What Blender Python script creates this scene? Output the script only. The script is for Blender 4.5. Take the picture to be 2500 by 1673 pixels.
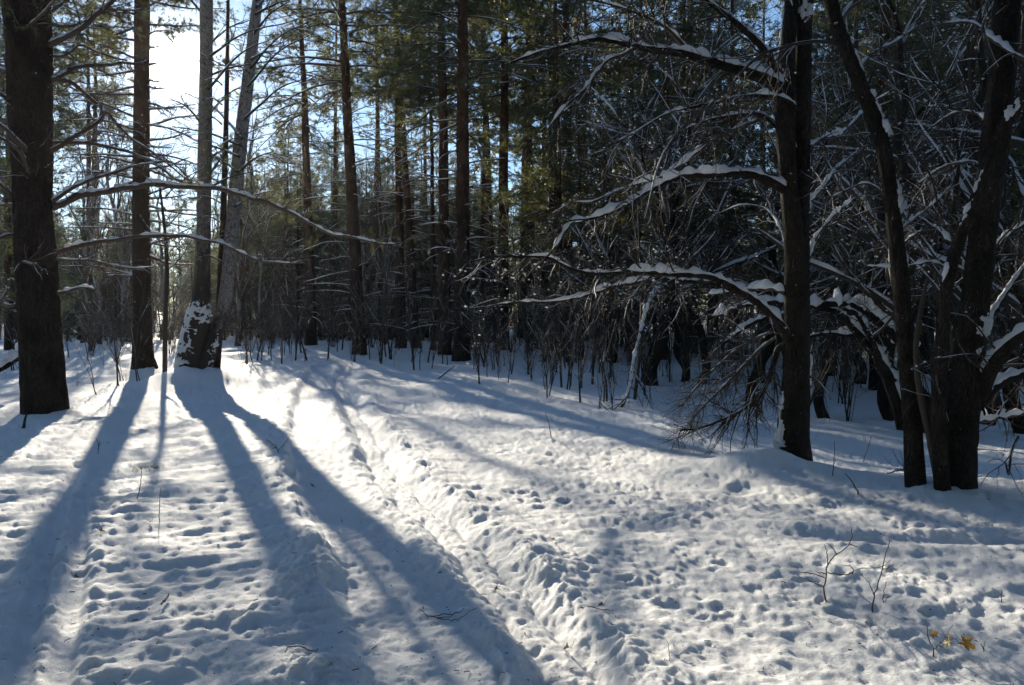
import bpy, math
import numpy as np
from mathutils import Vector, Matrix

for o in list(bpy.data.objects):
    bpy.data.objects.remove(o, do_unlink=True)
scene = bpy.context.scene
COL = scene.collection
R = math.radians

# ------------------------------------------------------------------ camera
CAM_H, PITCH = 1.6, R(1.43)
FD, CXD, CYD = 27.0 / 36.0 * 2343, 1171.5, 784.0     # focal length and centre in the units used by at()
cam_d = bpy.data.cameras.new("camera")
cam_d.lens, cam_d.sensor_width = 27.0, 36.0
cam_d.clip_start, cam_d.clip_end = 0.05, 2000.0
cam = bpy.data.objects.new("camera", cam_d)
COL.objects.link(cam)
cam.location = (0, 0, CAM_H)
cam.rotation_euler = (R(90) - PITCH, 0, 0)
scene.camera = cam

def ray(u, v):
    a, b = (u - CXD) / FD, (CYD - v) / FD
    c, s = math.cos(PITCH), math.sin(PITCH)
    return np.array([a, c + b * s, -s + b * c])

def at(u, v, Y):
    d = ray(u, v)
    return np.array([0, 0, CAM_H]) + d * (Y / d[1])

# ------------------------------------------------------------------ sky, sun, exposure
sd = ray(395, 150); sd = sd / np.linalg.norm(sd)                  # towards the sun
SUN_EL = math.asin(sd[2]); SUN_AZ = math.atan2(sd[0], sd[1])
world = bpy.data.worlds.new("World"); scene.world = world; world.use_nodes = True
nt = world.node_tree; nt.nodes.clear()
def N(t, ty, **k):
    n = t.nodes.new(ty)
    for a, b in k.items(): setattr(n, a, b)
    return n
sky = N(nt, "ShaderNodeTexSky", sky_type="NISHITA", sun_disc=False, sun_elevation=SUN_EL, sun_rotation=SUN_AZ,
        altitude=150, air_density=1.0, dust_density=0.05, ozone_density=3.0)
bg = N(nt, "ShaderNodeBackground"); bg.inputs[1].default_value = 0.09
tc = N(nt, "ShaderNodeTexCoord")
nrm = N(nt, "ShaderNodeVectorMath", operation="NORMALIZE"); nt.links.new(tc.outputs["Generated"], nrm.inputs[0])
dot = N(nt, "ShaderNodeVectorMath", operation="DOT_PRODUCT"); nt.links.new(nrm.outputs[0], dot.inputs[0])
dot.inputs[1].default_value = tuple(sd)
def M(t, op, a, b=None, c=None):
    n = N(t, "ShaderNodeMath", operation=op)
    for i, x in enumerate((a, b, c)):
        if x is None: continue
        if isinstance(x, (int, float)): n.inputs[i].default_value = x
        else: t.links.new(x, n.inputs[i])
    return n.outputs[0]
ang = M(nt, "ARCCOSINE", M(nt, "MINIMUM", dot.outputs["Value"], 1.0))
core = M(nt, "MULTIPLY", M(nt, "EXPONENT", M(nt, "MULTIPLY", M(nt, "POWER", M(nt, "DIVIDE", ang, R(0.85)), 2.0), -1.0)), 60.0)
halo = M(nt, "MULTIPLY", M(nt, "EXPONENT", M(nt, "DIVIDE", ang, -R(1.6))), 1.5)
bg2 = N(nt, "ShaderNodeBackground"); bg2.inputs[0].default_value = (1, 0.95, 0.86, 1)
nt.links.new(M(nt, "ADD", core, halo), bg2.inputs[1])
add = N(nt, "ShaderNodeAddShader"); out = N(nt, "ShaderNodeOutputWorld")
nt.links.new(sky.outputs[0], bg.inputs[0]); nt.links.new(bg.outputs[0], add.inputs[0]); nt.links.new(bg2.outputs[0], add.inputs[1])
nt.links.new(add.outputs[0], out.inputs[0])

sun_d = bpy.data.lights.new("sun", "SUN"); sun_d.energy = 5.0; sun_d.angle = R(0.55); sun_d.color = (1.0, 0.90, 0.72)
sun = bpy.data.objects.new("sun", sun_d); COL.objects.link(sun)
sun.rotation_euler = Vector(sd).to_track_quat("Z", "Y").to_euler()
sun.location = (-10, 20, 30)

vs = scene.view_settings
vs.view_transform, vs.look, vs.gamma, vs.use_curve_mapping = "Standard", "None", 1.0, False
vs.exposure = 0.95
scene.render.engine = "CYCLES"
cy = scene.cycles
cy.max_bounces, cy.diffuse_bounces, cy.glossy_bounces, cy.transmission_bounces = 4, 2, 1, 2
cy.caustics_reflective = cy.caustics_refractive = False
cy.use_denoising = True
cy.sample_clamp_indirect = 6.0
cy.adaptive_threshold = 0.02

# ------------------------------------------------------------------ noise
def _hash(ix, iy, iz=0, s=0):
    with np.errstate(over="ignore"):
        h = (ix.astype(np.uint32) * np.uint32(374761393) + iy.astype(np.uint32) * np.uint32(668265263)
             + np.asarray(iz).astype(np.uint32) * np.uint32(2147483647) + np.uint32(s) * np.uint32(3266489917))
        h = (h ^ (h >> np.uint32(13))) * np.uint32(1274126177)
        h = (h ^ (h >> np.uint32(16))) * np.uint32(2246822519)
        h = h ^ (h >> np.uint32(15))
    return h.astype(np.float64) / 4294967295.0

def noise2(x, y, s=0):
    xi, yi = np.floor(x), np.floor(y)
    fx, fy = x - xi, y - yi
    xi, yi = xi.astype(np.int64), yi.astype(np.int64)
    u, v = fx * fx * fx * (fx * (fx * 6 - 15) + 10), fy * fy * fy * (fy * (fy * 6 - 15) + 10)
    def g(a, b):
        t = _hash(xi + a, yi + b, 0 * xi, s) * 6.2831853
        return np.cos(t) * (fx - a) + np.sin(t) * (fy - b)
    return 1.5 * ((g(0, 0) * (1 - u) + g(1, 0) * u) * (1 - v) + (g(0, 1) * (1 - u) + g(1, 1) * u) * v)

def fbm2(x, y, s=0, o=4):
    a, t = 1.0, 0
    for i in range(o):
        t = t + a * noise2(x * 2 ** i, y * 2 ** i, s + i); a *= 0.5
    return t

def noise3(p, s=0):
    i = np.floor(p); f = p - i; i = i.astype(np.int64)
    f = f * f * (3 - 2 * f)
    r = 0
    for a in (0, 1):
        for b in (0, 1):
            for c in (0, 1):
                w = (f[..., 0] if a else 1 - f[..., 0]) * (f[..., 1] if b else 1 - f[..., 1]) * (f[..., 2] if c else 1 - f[..., 2])
                r = r + w * _hash(i[..., 0] + a, i[..., 1] + b, i[..., 2] + c, s)
    return r * 2 - 1

def sstep(a, b, x):
    t = np.clip((x - a) / (b - a), 0, 1)
    return t * t * (3 - 2 * t)

# ------------------------------------------------------------------ terrain
MOUNDS = []     # (x, y, height, radius)

def h_macro(x, y, mounds=True):
    d = np.hypot(x, y)
    h = 0.62 * sstep(13, 42, y) + 0.02 * np.maximum(d - 60, 0)
    h = h + 0.10 * noise2(x / 5.5, y / 5.5, 3) * sstep(4, 12, d) + 0.05 * noise2(x / 2.1, y / 2.1, 5)
    crest = 1.95 + 0.75 * (y - 5.2)          # the snow bank to the right: ground drops gently behind its edge
    q = (y - (10.4 - 0.62 * x)) / 1.0
    h = h - 0.30 * sstep(0, 2.2, q) * sstep(2.2, 4.2, x) * (1 - sstep(14, 26, y))
    if mounds:
        for mx, my, mh, mr in MOUNDS:
            dd = np.hypot(x - mx, y - my) / mr
            h = h + mh * np.exp(-dd * dd * 1.4) * (1 + 0.25 * noise2(x * 2.2, y * 2.2, 8))
    return h

def gnd(u, v):
    d = ray(u, v); prev = 1.0
    ys = np.concatenate([np.arange(1.5, 20, .02), np.arange(20, 160, .1)])
    P = np.array([0, 0, CAM_H])[None] + d[None] * (ys / d[1])[:, None]
    below = P[:, 2] <= h_macro(P[:, 0], P[:, 1], False)
    i = int(np.argmax(below)) if below.any() else len(ys) - 1
    return P[i]

def zat(x, y):
    return float(h_macro(np.array([float(x)]), np.array([float(y)]))[0])

def line(px):
    return np.array([gnd(u, v)[:2] for u, v in px])

def dline(x, y, L):
    best = np.full(x.shape, 1e9); side = np.zeros(x.shape); along = np.zeros(x.shape); acc = 0.0
    for a, b in zip(L[:-1], L[1:]):
        e = b - a; l2 = e @ e; l = math.sqrt(l2)
        t = np.clip(((x - a[0]) * e[0] + (y - a[1]) * e[1]) / l2, 0, 1)
        dx, dy = x - (a[0] + t * e[0]), y - (a[1] + t * e[1])
        d = np.hypot(dx, dy); m = d < best
        best = np.where(m, d, best)
        side = np.where(m, np.sign(e[0] * dy - e[1] * dx), side)
        along = np.where(m, acc + t * l, along); acc += l
    return best, side, along

LANE_L = line([(745, 832), (722, 870), (708, 930), (715, 1010), (765, 1120), (850, 1250), (930, 1400), (1010, 1568), (1090, 1750)])
LANE_R = line([(800, 836), (775, 868), (800, 920), (832, 975), (885, 1085), (960, 1150), (1060, 1230), (1165, 1350), (1290, 1500), (1380, 1640), (1480, 1800)])
RIDGE = line([(738, 872), (770, 950), (830, 1050), (885, 1130), (1005, 1245), (1075, 1350), (1160, 1500), (1230, 1650)])
BERM_R = line([(830, 850), (835, 890), (890, 985), (955, 1080), (1090, 1190), (1185, 1280), (1275, 1390), (1395, 1540), (1500, 1690)])
BERM_L = line([(700, 850), (668, 900), (660, 1000), (655, 1090), (700, 1185), (735, 1280), (725, 1400), (755, 1500), (800, 1640)])
SKI_L = line([(30, 1640), (75, 1400), (110, 1250), (150, 1130), (180, 1060)])
SKI_M = line([(120, 1640), (165, 1400), (180, 1280), (185, 1130)])
CROSS = line([(1120, 1200), (1400, 1205), (1700, 1222), (2000, 1238), (2343, 1240), (2700, 1250)])

def pits(x, y, s, rr, dd, seed, dens):
    ci, cj = np.floor(x / s), np.floor(y / s)
    out = np.zeros(x.shape)
    for a in (-1, 0, 1):
        for b in (-1, 0, 1):
            I, J = (ci + a).astype(np.int64), (cj + b).astype(np.int64)
            r1, r2, r3, r4, r5 = (_hash(I, J, 0 * I, seed + k) for k in range(5))
            cx, cy_ = (ci + a + r1) * s, (cj + b + r2) * s
            rad = rr[0] + (rr[1] - rr[0]) * r3
            dep = dd[0] + (dd[1] - dd[0]) * r4 ** 1.6
            th = r5 * 3.1416
            ox, oy = x - cx, y - cy_
            ex, ey = ox * np.cos(th) + oy * np.sin(th), (-ox * np.sin(th) + oy * np.cos(th)) * (1.0 + 0.8 * r4)
            q = np.hypot(ex, ey) / rad
            on = (_hash(I, J, 0 * I, seed + 9) < dens).astype(float)
            out += on * dep * (-np.where(q < 1, (1 - q * q) ** 2, 0) + 0.35 * np.exp(-((q - 1.05) / .28) ** 2))
    return out

def h_full(x, y):
    h = h_macro(x, y)
    d = np.hypot(x, y)
    fade = 1 - sstep(26, 55, d)
    wx = x + 0.05 * fbm2(x * 1.7, y * 1.7, 41, 4); wy = y + 0.05 * fbm2(x * 1.7, y * 1.7, 45, 4)
    dl, _, al = dline(wx, wy, LANE_L); dr, sr, ar = dline(wx, wy, LANE_R)
    dg, _, ag = dline(wx, wy, RIDGE); db, _, ab = dline(wx, wy, BERM_R); dk, _, ak = dline(wx, wy, BERM_L)
    s1, _, _ = dline(x, y, SKI_L); s2, _, _ = dline(x, y, SKI_M); dc, sc, acx = dline(wx, wy, CROSS)
    on_l = 1 - sstep(0.20, 0.44, dl); on_r = 1 - sstep(0.12, 0.35, dr)
    trail = np.maximum(on_l, on_r)
    smooth = np.maximum(trail, 0.7 * np.maximum(1 - sstep(.02, .10, s1), 1 - sstep(.02, .10, s2)))
    patch = 0.40 + 0.70 * sstep(-0.35, 0.45, fbm2(x / 1.5, y / 1.5, 17, 3))
    rough = (1 - smooth) * patch * fade
    left = 1 - sstep(-1.2, 0.4, x + 0.06 * y)
    near = 1 - sstep(6, 13, d)
    near2 = 1 - sstep(12, 26, d)
    h = h + rough * (pits(wx, wy, 0.17, (.035, .12), (.007, .028), 100, 0.9)
                     + pits(wx, wy, 0.40, (.10, .24), (.01, .036), 140, 0.30 + 0.30 * left * near)
                     + pits(wx, wy, 0.09, (.02, .055), (.002, .012), 180, 0.7))
    h = h + (1 - smooth) * fade * pits(wx, wy, 1.0, (.13, .36), (.015, .045), 220, 0.25)
    h = h + fade * (0.022 * fbm2(x / 0.62, y / 0.62, 21, 3) + .010 * fbm2(x / .17, y / .17, 23, 3)) * (1 - 0.65 * smooth)
    h = h + fade * 0.007 * fbm2(x / 0.075, y / 0.075, 25, 4) * (.5 + patch)
    # wavelets that run across the sun's direction on the left clearing
    rid = 1 - np.abs(noise2((x * 0.9 + y * .2) / 0.9, (y - .25 * x) / 0.30, 51))
    h = h + 0.032 * left * near2 * (1 - smooth) * (rid ** 3 - .4)
    # trail: two pressed lanes, heaped clods between and beside them
    cx_, cy2 = wx + .05 * noise2(x * 9, y * 9, 91), wy + .05 * noise2(x * 9, y * 9, 92)
    bill = 1 - np.abs(noise2(cx_ / .085, cy2 / .085, 61)) * 1.6
    bill2 = .5 + .8 * noise2(cx_ / .22, cy2 / .22, 63)
    bill3 = 1 - np.abs(noise2(cx_ / .042, cy2 / .042, 65)) * 1.6
    clod = 0.40 * bill2 + 0.40 * bill + 0.20 * bill3
    vary = np.clip(0.75 + 0.8 * fbm2(x / 1.1, y / 1.1, 71, 3), .15, 1.4)
    h = h - 0.055 * on_l - 0.062 * on_r * (0.9 + .2 * bill2)
    g = np.exp(-(dg / .19) ** 2) * (1 - .8 * on_r) * vary
    h = h + g * (0.03 + 0.062 * clod)
    b = np.exp(-(db / .24) ** 2) * (1 - on_r) * vary
    h = h + b * (0.028 + 0.062 * clod)
    k = np.exp(-(dk / .24) ** 2) * (1 - .7 * on_l) * vary
    h = h + k * (0.035 + 0.080 * clod)
    # ridged belt pattern and rut edges in the lanes
    h = h + on_l * (0.010 * np.abs(noise2(wx / .10, wy / .10, 81)) + 0.012 * fbm2(x / .25, y / .25, 82, 3))
    for off in (-.27, .27):
        h = h - 0.02 * np.exp(-((dl - abs(off)) / .02) ** 2) * sstep(-.1, .3, noise2(al / 1.3, al * 0 + off * 9, 84))
    h = h - 0.034 * np.exp(-((dr - .11) / .03) ** 2) + on_r * 0.025 * (clod - .5)
    # ski grooves at the left edge, shallow crossing track at the right
    for s in (s1, s2):
        h = h - 0.035 * (1 - sstep(.03, .075, s)) * (d < 14) + 0.018 * np.exp(-((s - .12) / .04) ** 2) * clod
    cr = sstep(0.2, 0.8, acx)
    h = h - 0.03 * cr * (1 - sstep(.05, .17, dc)) * vary + 0.05 * cr * vary * np.exp(-((dc * sc - .26) / .10) ** 2) * (0.4 + .6 * clod) \
        + 0.03 * cr * vary * np.exp(-((dc * sc + .24) / .09) ** 2) * (.4 + .6 * clod)
    return h

# ------------------------------------------------------------------ mesh helpers
class MB:
    def __init__(self): self.V, self.Q, self.T, self.n = [], [], [], 0
    def add(self, v, q=None, t=None):
        v = np.asarray(v, float).reshape(-1, 3)
        if q is not None and len(q): self.Q.append(np.asarray(q, np.int64).reshape(-1, 4) + self.n)
        if t is not None and len(t): self.T.append(np.asarray(t, np.int64).reshape(-1, 3) + self.n)
        self.V.append(v); self.n += len(v)
    def tubes(self, P, Rd, sides=4, cap=True):
        P = np.asarray(P, float); Rd = np.asarray(Rd, float)
        if P.ndim == 2: P, Rd = P[None], Rd[None]
        n, K, _ = P.shape
        if n == 0: return
        T = np.gradient(P, axis=1); T /= np.linalg.norm(T, axis=2, keepdims=True) + 1e-9
        ch = np.abs(P[:, -1] - P[:, 0]); ref = np.eye(3)[np.argmin(ch, axis=1)]
        A = np.cross(T, ref[:, None, :]); A /= np.linalg.norm(A, axis=2, keepdims=True) + 1e-9
        B = np.cross(T, A)
        th = np.arange(sides) / sides * 2 * math.pi
        ring = (A[:, :, None, :] * np.cos(th)[None, None, :, None] + B[:, :, None, :] * np.sin(th)[None, None, :, None])
        V = P[:, :, None, :] + ring * Rd[:, :, None, None]
        self._grid(V, sides)
        if cap:
            base = (np.arange(n) * K * sides)[:, None] + (K - 1) * sides
            if sides == 3: self.T.append(base + np.array([[0, 1, 2]]) + self.n - n * K * sides)
            elif sides == 4: self.Q.append(base + np.array([[0, 1, 2, 3]]) + self.n - n * K * sides)
    def _grid(self, V, sides):
        n, K = V.shape[:2]
        k, s = np.meshgrid(np.arange(K - 1), np.arange(sides), indexing="ij")
        k, s = k.ravel(), s.ravel(); s2 = (s + 1) % sides
        q = np.stack([k * sides + s, k * sides + s2, (k + 1) * sides + s2, (k + 1) * sides + s], 1)
        q = (q[None] + (np.arange(n) * K * sides)[:, None, None]).reshape(-1, 4)
        self.add(V.reshape(-1, 3), q)
    def caps(self, P, Rd, rng, amp=1.0, sides=6, steep=.75, hmin=0.0, cover=.0, lump=9.0):
        """snow lying along the upper side of branches"""
        P = np.asarray(P, float); Rd = np.asarray(Rd, float)
        if P.ndim == 2: P, Rd = P[None], Rd[None]
        n, K, _ = P.shape
        if n == 0: return
        T = np.gradient(P, axis=1); T /= np.linalg.norm(T, axis=2, keepdims=True) + 1e-9
        Z = np.array([0, 0, 1.0])
        U = Z - T[..., 2:3] * T; hz = np.linalg.norm(U, axis=2); U /= hz[..., None] + 1e-9
        S = np.cross(T, U)
        k = np.clip((hz - (1 - steep)) / .35, 0, 1)
        nz = noise3(P * lump, 5) * .75 + noise3(P * lump * .35, 6) * .7 + noise3(P * lump * 2.6, 7) * .4
        k = k * np.clip(0.85 + nz - cover, 0, 1.9)
        if K > 18: k = k * (.45 + .85 * np.clip(1 - 2.4 * np.abs(noise3(P * lump * 1.1, 8)), 0, 1) ** .6)
        if K > 9:
            for _ in range(1 if K > 18 else 2): k[:, 1:-1] = .25 * k[:, :-2] + .5 * k[:, 1:-1] + .25 * k[:, 2:]
        e = np.minimum(np.arange(K), np.arange(K)[::-1]) / max(1.5, .06 * K)
        k = k * np.clip(e, 0, 1)[None]
        w = Rd * np.clip(.25 + .8 * np.sqrt(np.minimum(k, 1)), 0, 1.05) * (k > .01)
        hh = (Rd * .85 + hmin) * amp * k
        w = np.maximum(w * 1.08, hh * .62)
        th = np.arange(sides) / sides * 2 * math.pi
        c, s = np.cos(th), np.sin(th)
        s = np.where(s < 0, s * .35, s)
        V = P[:, :, None] + U[:, :, None] * (Rd * .62)[:, :, None, None] + S[:, :, None] * (w[:, :, None] * c)[..., None] \
            + U[:, :, None] * (hh[:, :, None] * s)[..., None] + T[:, :, None] * 0
        self._grid(V, sides)
    def blobs(self, C, r, rng, sq=.75):
        C = np.asarray(C, float); n = len(C)
        if n == 0: return
        o = np.array([[1, 0, 0], [-1, 0, 0], [0, 1, 0], [0, -1, 0], [0, 0, 1], [0, 0, -1]], float)
        f = np.array([[0, 2, 4], [2, 1, 4], [1, 3, 4], [3, 0, 4], [2, 0, 5], [1, 2, 5], [3, 1, 5], [0, 3, 5]])
        sc = np.asarray(r)[:, None, None] * rng.uniform(.6, 1.35, (n, 6, 1)) * np.array([1, 1, sq])
        a = rng.uniform(0, 6.28, n); ca, sa = np.cos(a), np.sin(a)
        v = o[None] * sc
        v = np.stack([v[..., 0] * ca[:, None] - v[..., 1] * sa[:, None], v[..., 0] * sa[:, None] + v[..., 1] * ca[:, None], v[..., 2]], -1)
        self.add((v + C[:, None]).reshape(-1, 3), None, (f[None] + (np.arange(n) * 6)[:, None, None]).reshape(-1, 3))
    def needles(self, C, D, rng, m=8, L=(.08, .13), w=.009, spread=.8):
        n = len(C)
        if n == 0: return
        d = D[:, None, :] + rng.normal(0, spread * .55, (n, m, 3)); d /= np.linalg.norm(d, axis=2, keepdims=True)
        l = rng.uniform(*L, (n, m, 1))
        s = np.cross(d, rng.normal(0, 1, (n, m, 3))); s /= np.linalg.norm(s, axis=2, keepdims=True) + 1e-9
        b = C[:, None, :] + d * l * .02
        wv = w * rng.uniform(.7, 1.3, (n, m, 1))
        mid = C[:, None, :] + d * l * .5
        tip = C[:, None, :] + d * l
        if m > 1:
            v = np.stack([b - s * wv * .5, b + s * wv * .5, tip], 2).reshape(-1, 3)
            self.add(v, None, np.arange(n * m * 3).reshape(-1, 3))
        else:
            v = np.stack([b - s * wv * .1, mid + s * wv * .5, tip, mid - s * wv * .5], 2).reshape(-1, 3)
            self.add(v, np.arange(n * 4).reshape(-1, 4))
    def mesh(self, name, mat, off=None, smooth=True):
        me = bpy.data.meshes.new(name)
        V = np.concatenate(self.V) if self.V else np.zeros((0, 3))
        if off is not None: V = V - np.asarray(off)[None]
        Q = np.concatenate(self.Q) if self.Q else np.zeros((0, 4), np.int64)
        T = np.concatenate(self.T) if self.T else np.zeros((0, 3), np.int64)
        nf = len(Q) + len(T)
        me.vertices.add(len(V)); me.vertices.foreach_set("co", V.astype(np.float32).ravel())
        me.loops.add(len(Q) * 4 + len(T) * 3)
        me.loops.foreach_set("vertex_index", np.concatenate([Q.ravel(), T.ravel()]).astype(np.int32))
        me.polygons.add(nf)
        ls = np.concatenate([np.arange(len(Q)) * 4, len(Q) * 4 + np.arange(len(T)) * 3]).astype(np.int32)
        me.polygons.foreach_set("loop_start", ls)
        me.polygons.foreach_set("use_smooth", np.full(nf, smooth))
        me.update(calc_edges=True)
        me.materials.append(mat)
        return me

TRIS = [0]
def obj(name, mb, mat, parent=None, off=None, smooth=True):
    me = mb.mesh(name, mat, off, smooth)
    TRIS[0] += sum(len(q) for q in mb.Q) * 2 + sum(len(t) for t in mb.T)
    o = bpy.data.objects.new(name, me); COL.objects.link(o)
    if parent: o.parent = parent
    return o

def tag(o, label=None, cat=None, group=None, kind=None):
    for k, v in (("label", label), ("category", cat), ("group", group), ("kind", kind)):
        if v: o[k] = v
    return o

def thing(name, label, cat, loc=(0, 0, 0), group=None):
    o = bpy.data.objects.new(name, None); COL.objects.link(o)
    o.empty_display_size = .2; o.location = Vector(loc)
    return tag(o, label, cat, group)

def copy_thing(root):
    r = root.copy(); COL.objects.link(r)
    for ch in root.children:
        c = ch.copy(); COL.objects.link(c); c.parent = r
        for g in ch.children:
            d = g.copy(); COL.objects.link(d); d.parent = c
    return r

def smooth(pts, n, w=None):
    """Catmull-Rom through the points, n samples evenly by length"""
    p = np.asarray(pts, float)
    if len(p) == 2: p = np.stack([p[0], (p[0] + p[1]) / 2, p[1]])
    q = np.concatenate([[2 * p[0] - p[1]], p, [2 * p[-1] - p[-2]]])
    o = []
    for i in range(len(p) - 1):
        t = np.linspace(0, 1, 16, endpoint=False)[:, None]
        a, b, c, d = q[i], q[i + 1], q[i + 2], q[i + 3]
        o.append(.5 * (2 * b + (c - a) * t + (2 * a - 5 * b + 4 * c - d) * t ** 2 + (3 * b - a - 3 * c + d) * t ** 3))
    o = np.concatenate(o + [p[-1:]])
    s = np.concatenate([[0], np.cumsum(np.linalg.norm(np.diff(o, axis=0), axis=1))])
    x = np.linspace(0, s[-1], n)
    return np.stack([np.interp(x, s, o[:, k]) for k in range(3)], 1)

def spawn(P, Rd, n, rng, L=(.3, .8), ang=(30, 60), t=(.2, .98), K=5, rr=.55, up=0.0, droop=0.0, wob=.12, minr=.0015, flat=1.0, maxr=9.0, pick=None):
    P = np.asarray(P, float); Rd = np.asarray(Rd, float)
    if P.ndim == 2: P, Rd = P[None], Rd[None]
    n0, K0, _ = P.shape
    ln = np.linalg.norm(np.diff(P, axis=1), axis=2).sum(1)
    idx = rng.choice(n0, n, p=ln / ln.sum()) if pick is None else pick
    tt = rng.uniform(t[0], t[1], n); f = tt * (K0 - 1); i0 = np.clip(f.astype(int), 0, K0 - 2); w = (f - i0)[:, None]
    p0 = P[idx, i0] * (1 - w) + P[idx, i0 + 1] * w
    tn = P[idx, i0 + 1] - P[idx, i0]; tn /= np.linalg.norm(tn, axis=1, keepdims=True) + 1e-9
    r0 = Rd[idx, i0] * (1 - w[:, 0]) + Rd[idx, i0 + 1] * w[:, 0]
    q = rng.normal(0, 1, (n, 3)); q -= (q * tn).sum(1, keepdims=True) * tn
    q[:, 2] *= flat; q[:, 2] += up; q /= np.linalg.norm(q, axis=1, keepdims=True) + 1e-9
    a = np.radians(rng.uniform(ang[0], ang[1], n))[:, None]
    d = tn * np.cos(a) + q * np.sin(a)
    ls = rng.uniform(L[0], L[1], n) * (1 - .45 * tt)
    out = np.zeros((n, K, 3)); out[:, 0] = p0; p = p0.copy()
    for k in range(1, K):
        d = d + rng.normal(0, wob, (n, 3)); d[:, 2] -= droop / (K - 1)
        d /= np.linalg.norm(d, axis=1, keepdims=True)
        p = p + d * (ls / (K - 1))[:, None]; out[:, k] = p
    r1 = np.clip(r0 * rr, minr, maxr)
    rad = np.maximum(r1[:, None] * np.linspace(1, .35, K)[None], minr * .6)
    return out, rad

def trunk(mb, pts, rad, sides=24, n=90, amp=.05, fx=7.0, fz=2.0, seed=1, flare=.35, fl_h=.5):
    p = smooth(pts, n)
    s = np.concatenate([[0], np.cumsum(np.linalg.norm(np.diff(p, axis=0), axis=1))])
    cs = np.concatenate([[0], np.cumsum(np.linalg.norm(np.diff(np.asarray(pts, float), axis=0), axis=1))])
    r = np.interp(s / s[-1], cs / cs[-1], rad)
    if flare: r = r * (1 + flare * np.exp(-(s / fl_h) ** 1.3))
    T = np.gradient(p, axis=0); T /= np.linalg.norm(T, axis=1, keepdims=True)
    A = np.cross(T, np.array([0, 1.0, 0.02])); A /= np.linalg.norm(A, axis=1, keepdims=True); B = np.cross(T, A)
    th = np.arange(sides) / sides * 2 * math.pi
    ring = A[:, None] * np.cos(th)[None, :, None] + B[:, None] * np.sin(th)[None, :, None]
    q = p[:, None] + ring * r[:, None, None]
    sc = np.array([fx, fx, fz])
    dsp = 1 - np.abs(noise3(q * sc, seed)) * 1.6 + .5 * noise3(q * sc * 2.3, seed + 3) + 1.2 * noise3(q * np.array([2, 2, .8]), seed + 5)
    V = p[:, None] + ring * (r[:, None] * (1 + amp * dsp))[..., None]
    mb._grid(V[None], sides)
    return p, r

# ------------------------------------------------------------------ materials
def mat(name):
    m = bpy.data.materials.new(name); m.use_nodes = True
    t = m.node_tree; t.nodes.clear()
    return m, t
def ramp(t, fac, cols):
    r = N(t, "ShaderNodeValToRGB"); e = r.color_ramp.elements
    while len(e) < len(cols): e.new(.5)
    for k, (p, c) in enumerate(cols): e[k].position = p; e[k].color = (*c, 1)
    t.links.new(fac, r.inputs[0]); return r.outputs[0]
def coords(t, scale=(1, 1, 1)):
    c = N(t, "ShaderNodeTexCoord"); m = N(t, "ShaderNodeMapping"); m.inputs["Scale"].default_value = scale
    t.links.new(c.outputs["Object"], m.inputs[0]); return m.outputs[0]
def nz(t, vec, scale, detail=4, rough=.6):
    n = N(t, "ShaderNodeTexNoise"); n.inputs["Scale"].default_value = scale; n.inputs["Detail"].default_value = detail
    n.inputs["Roughness"].default_value = rough; t.links.new(vec, n.inputs["Vector"]); return n.outputs[0]
def mixc(t, f, a, b):
    m = N(t, "ShaderNodeMix", data_type="RGBA")
    for s, x in ((m.inputs[0], f), (m.inputs[6], a), (m.inputs[7], b)):
        if isinstance(x, tuple): s.default_value = (*x, 1)
        elif isinstance(x, (int, float)): s.default_value = x
        else: t.links.new(x, s)
    return m.outputs[2]
def bump(t, h, strength, dist, prev=None):
    b = N(t, "ShaderNodeBump"); b.inputs["Strength"].default_value = strength; b.inputs["Distance"].default_value = dist
    t.links.new(h, b.inputs["Height"])
    if prev: t.links.new(prev, b.inputs["Normal"])
    return b.outputs[0]
def principled(t, col, rough=.8, spec=.3, normal=None, **k):
    p = N(t, "ShaderNodeBsdfPrincipled"); o = N(t, "ShaderNodeOutputMaterial")
    if isinstance(col, tuple): p.inputs["Base Color"].default_value = (*col, 1)
    else: t.links.new(col, p.inputs["Base Color"])
    if isinstance(rough, (int, float)): p.inputs["Roughness"].default_value = rough
    else: t.links.new(rough, p.inputs["Roughness"])
    p.inputs["Specular IOR Level"].default_value = spec
    if normal: t.links.new(normal, p.inputs["Normal"])
    for a, b in k.items(): p.inputs[a.replace("_", " ")].default_value = b
    t.links.new(p.outputs[0], o.inputs[0]); return p

def m_snow_ground():
    m, t = mat("snow_ground"); v = coords(t)
    col = mixc(t, ramp(t, nz(t, v, .9, 3), [(.3, (0, 0, 0)), (.7, (1, 1, 1))]), (.90, .90, .90), (.84, .85, .86))
    grain = nz(t, v, 55, 5, .7); fine = nz(t, v, 240, 2, .6)
    b = bump(t, fine, .7, .005, bump(t, grain, .8, .020))
    principled(t, col, .75, .15, b, Subsurface_Weight=.5, Subsurface_Radius=(1.0, .95, .9), Subsurface_Scale=.045)
    return m
def m_snow_branch():
    m, t = mat("snow_branch"); v = coords(t)
    b = bump(t, nz(t, v, 45, 4, .65), .5, .012)
    p = principled(t, (.87, .89, .92), .6, .3, b)
    # light passes through thin snow
    tr = N(t, "ShaderNodeBsdfTranslucent"); tr.inputs[0].default_value = (.85, .87, .9, 1)
    mx = N(t, "ShaderNodeMixShader"); mx.inputs[0].default_value = .38
    o = [n for n in t.nodes if n.type == "OUTPUT_MATERIAL"][0]
    t.links.new(p.outputs[0], mx.inputs[1]); t.links.new(tr.outputs[0], mx.inputs[2]); t.links.new(mx.outputs[0], o.inputs[0])
    return m
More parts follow.
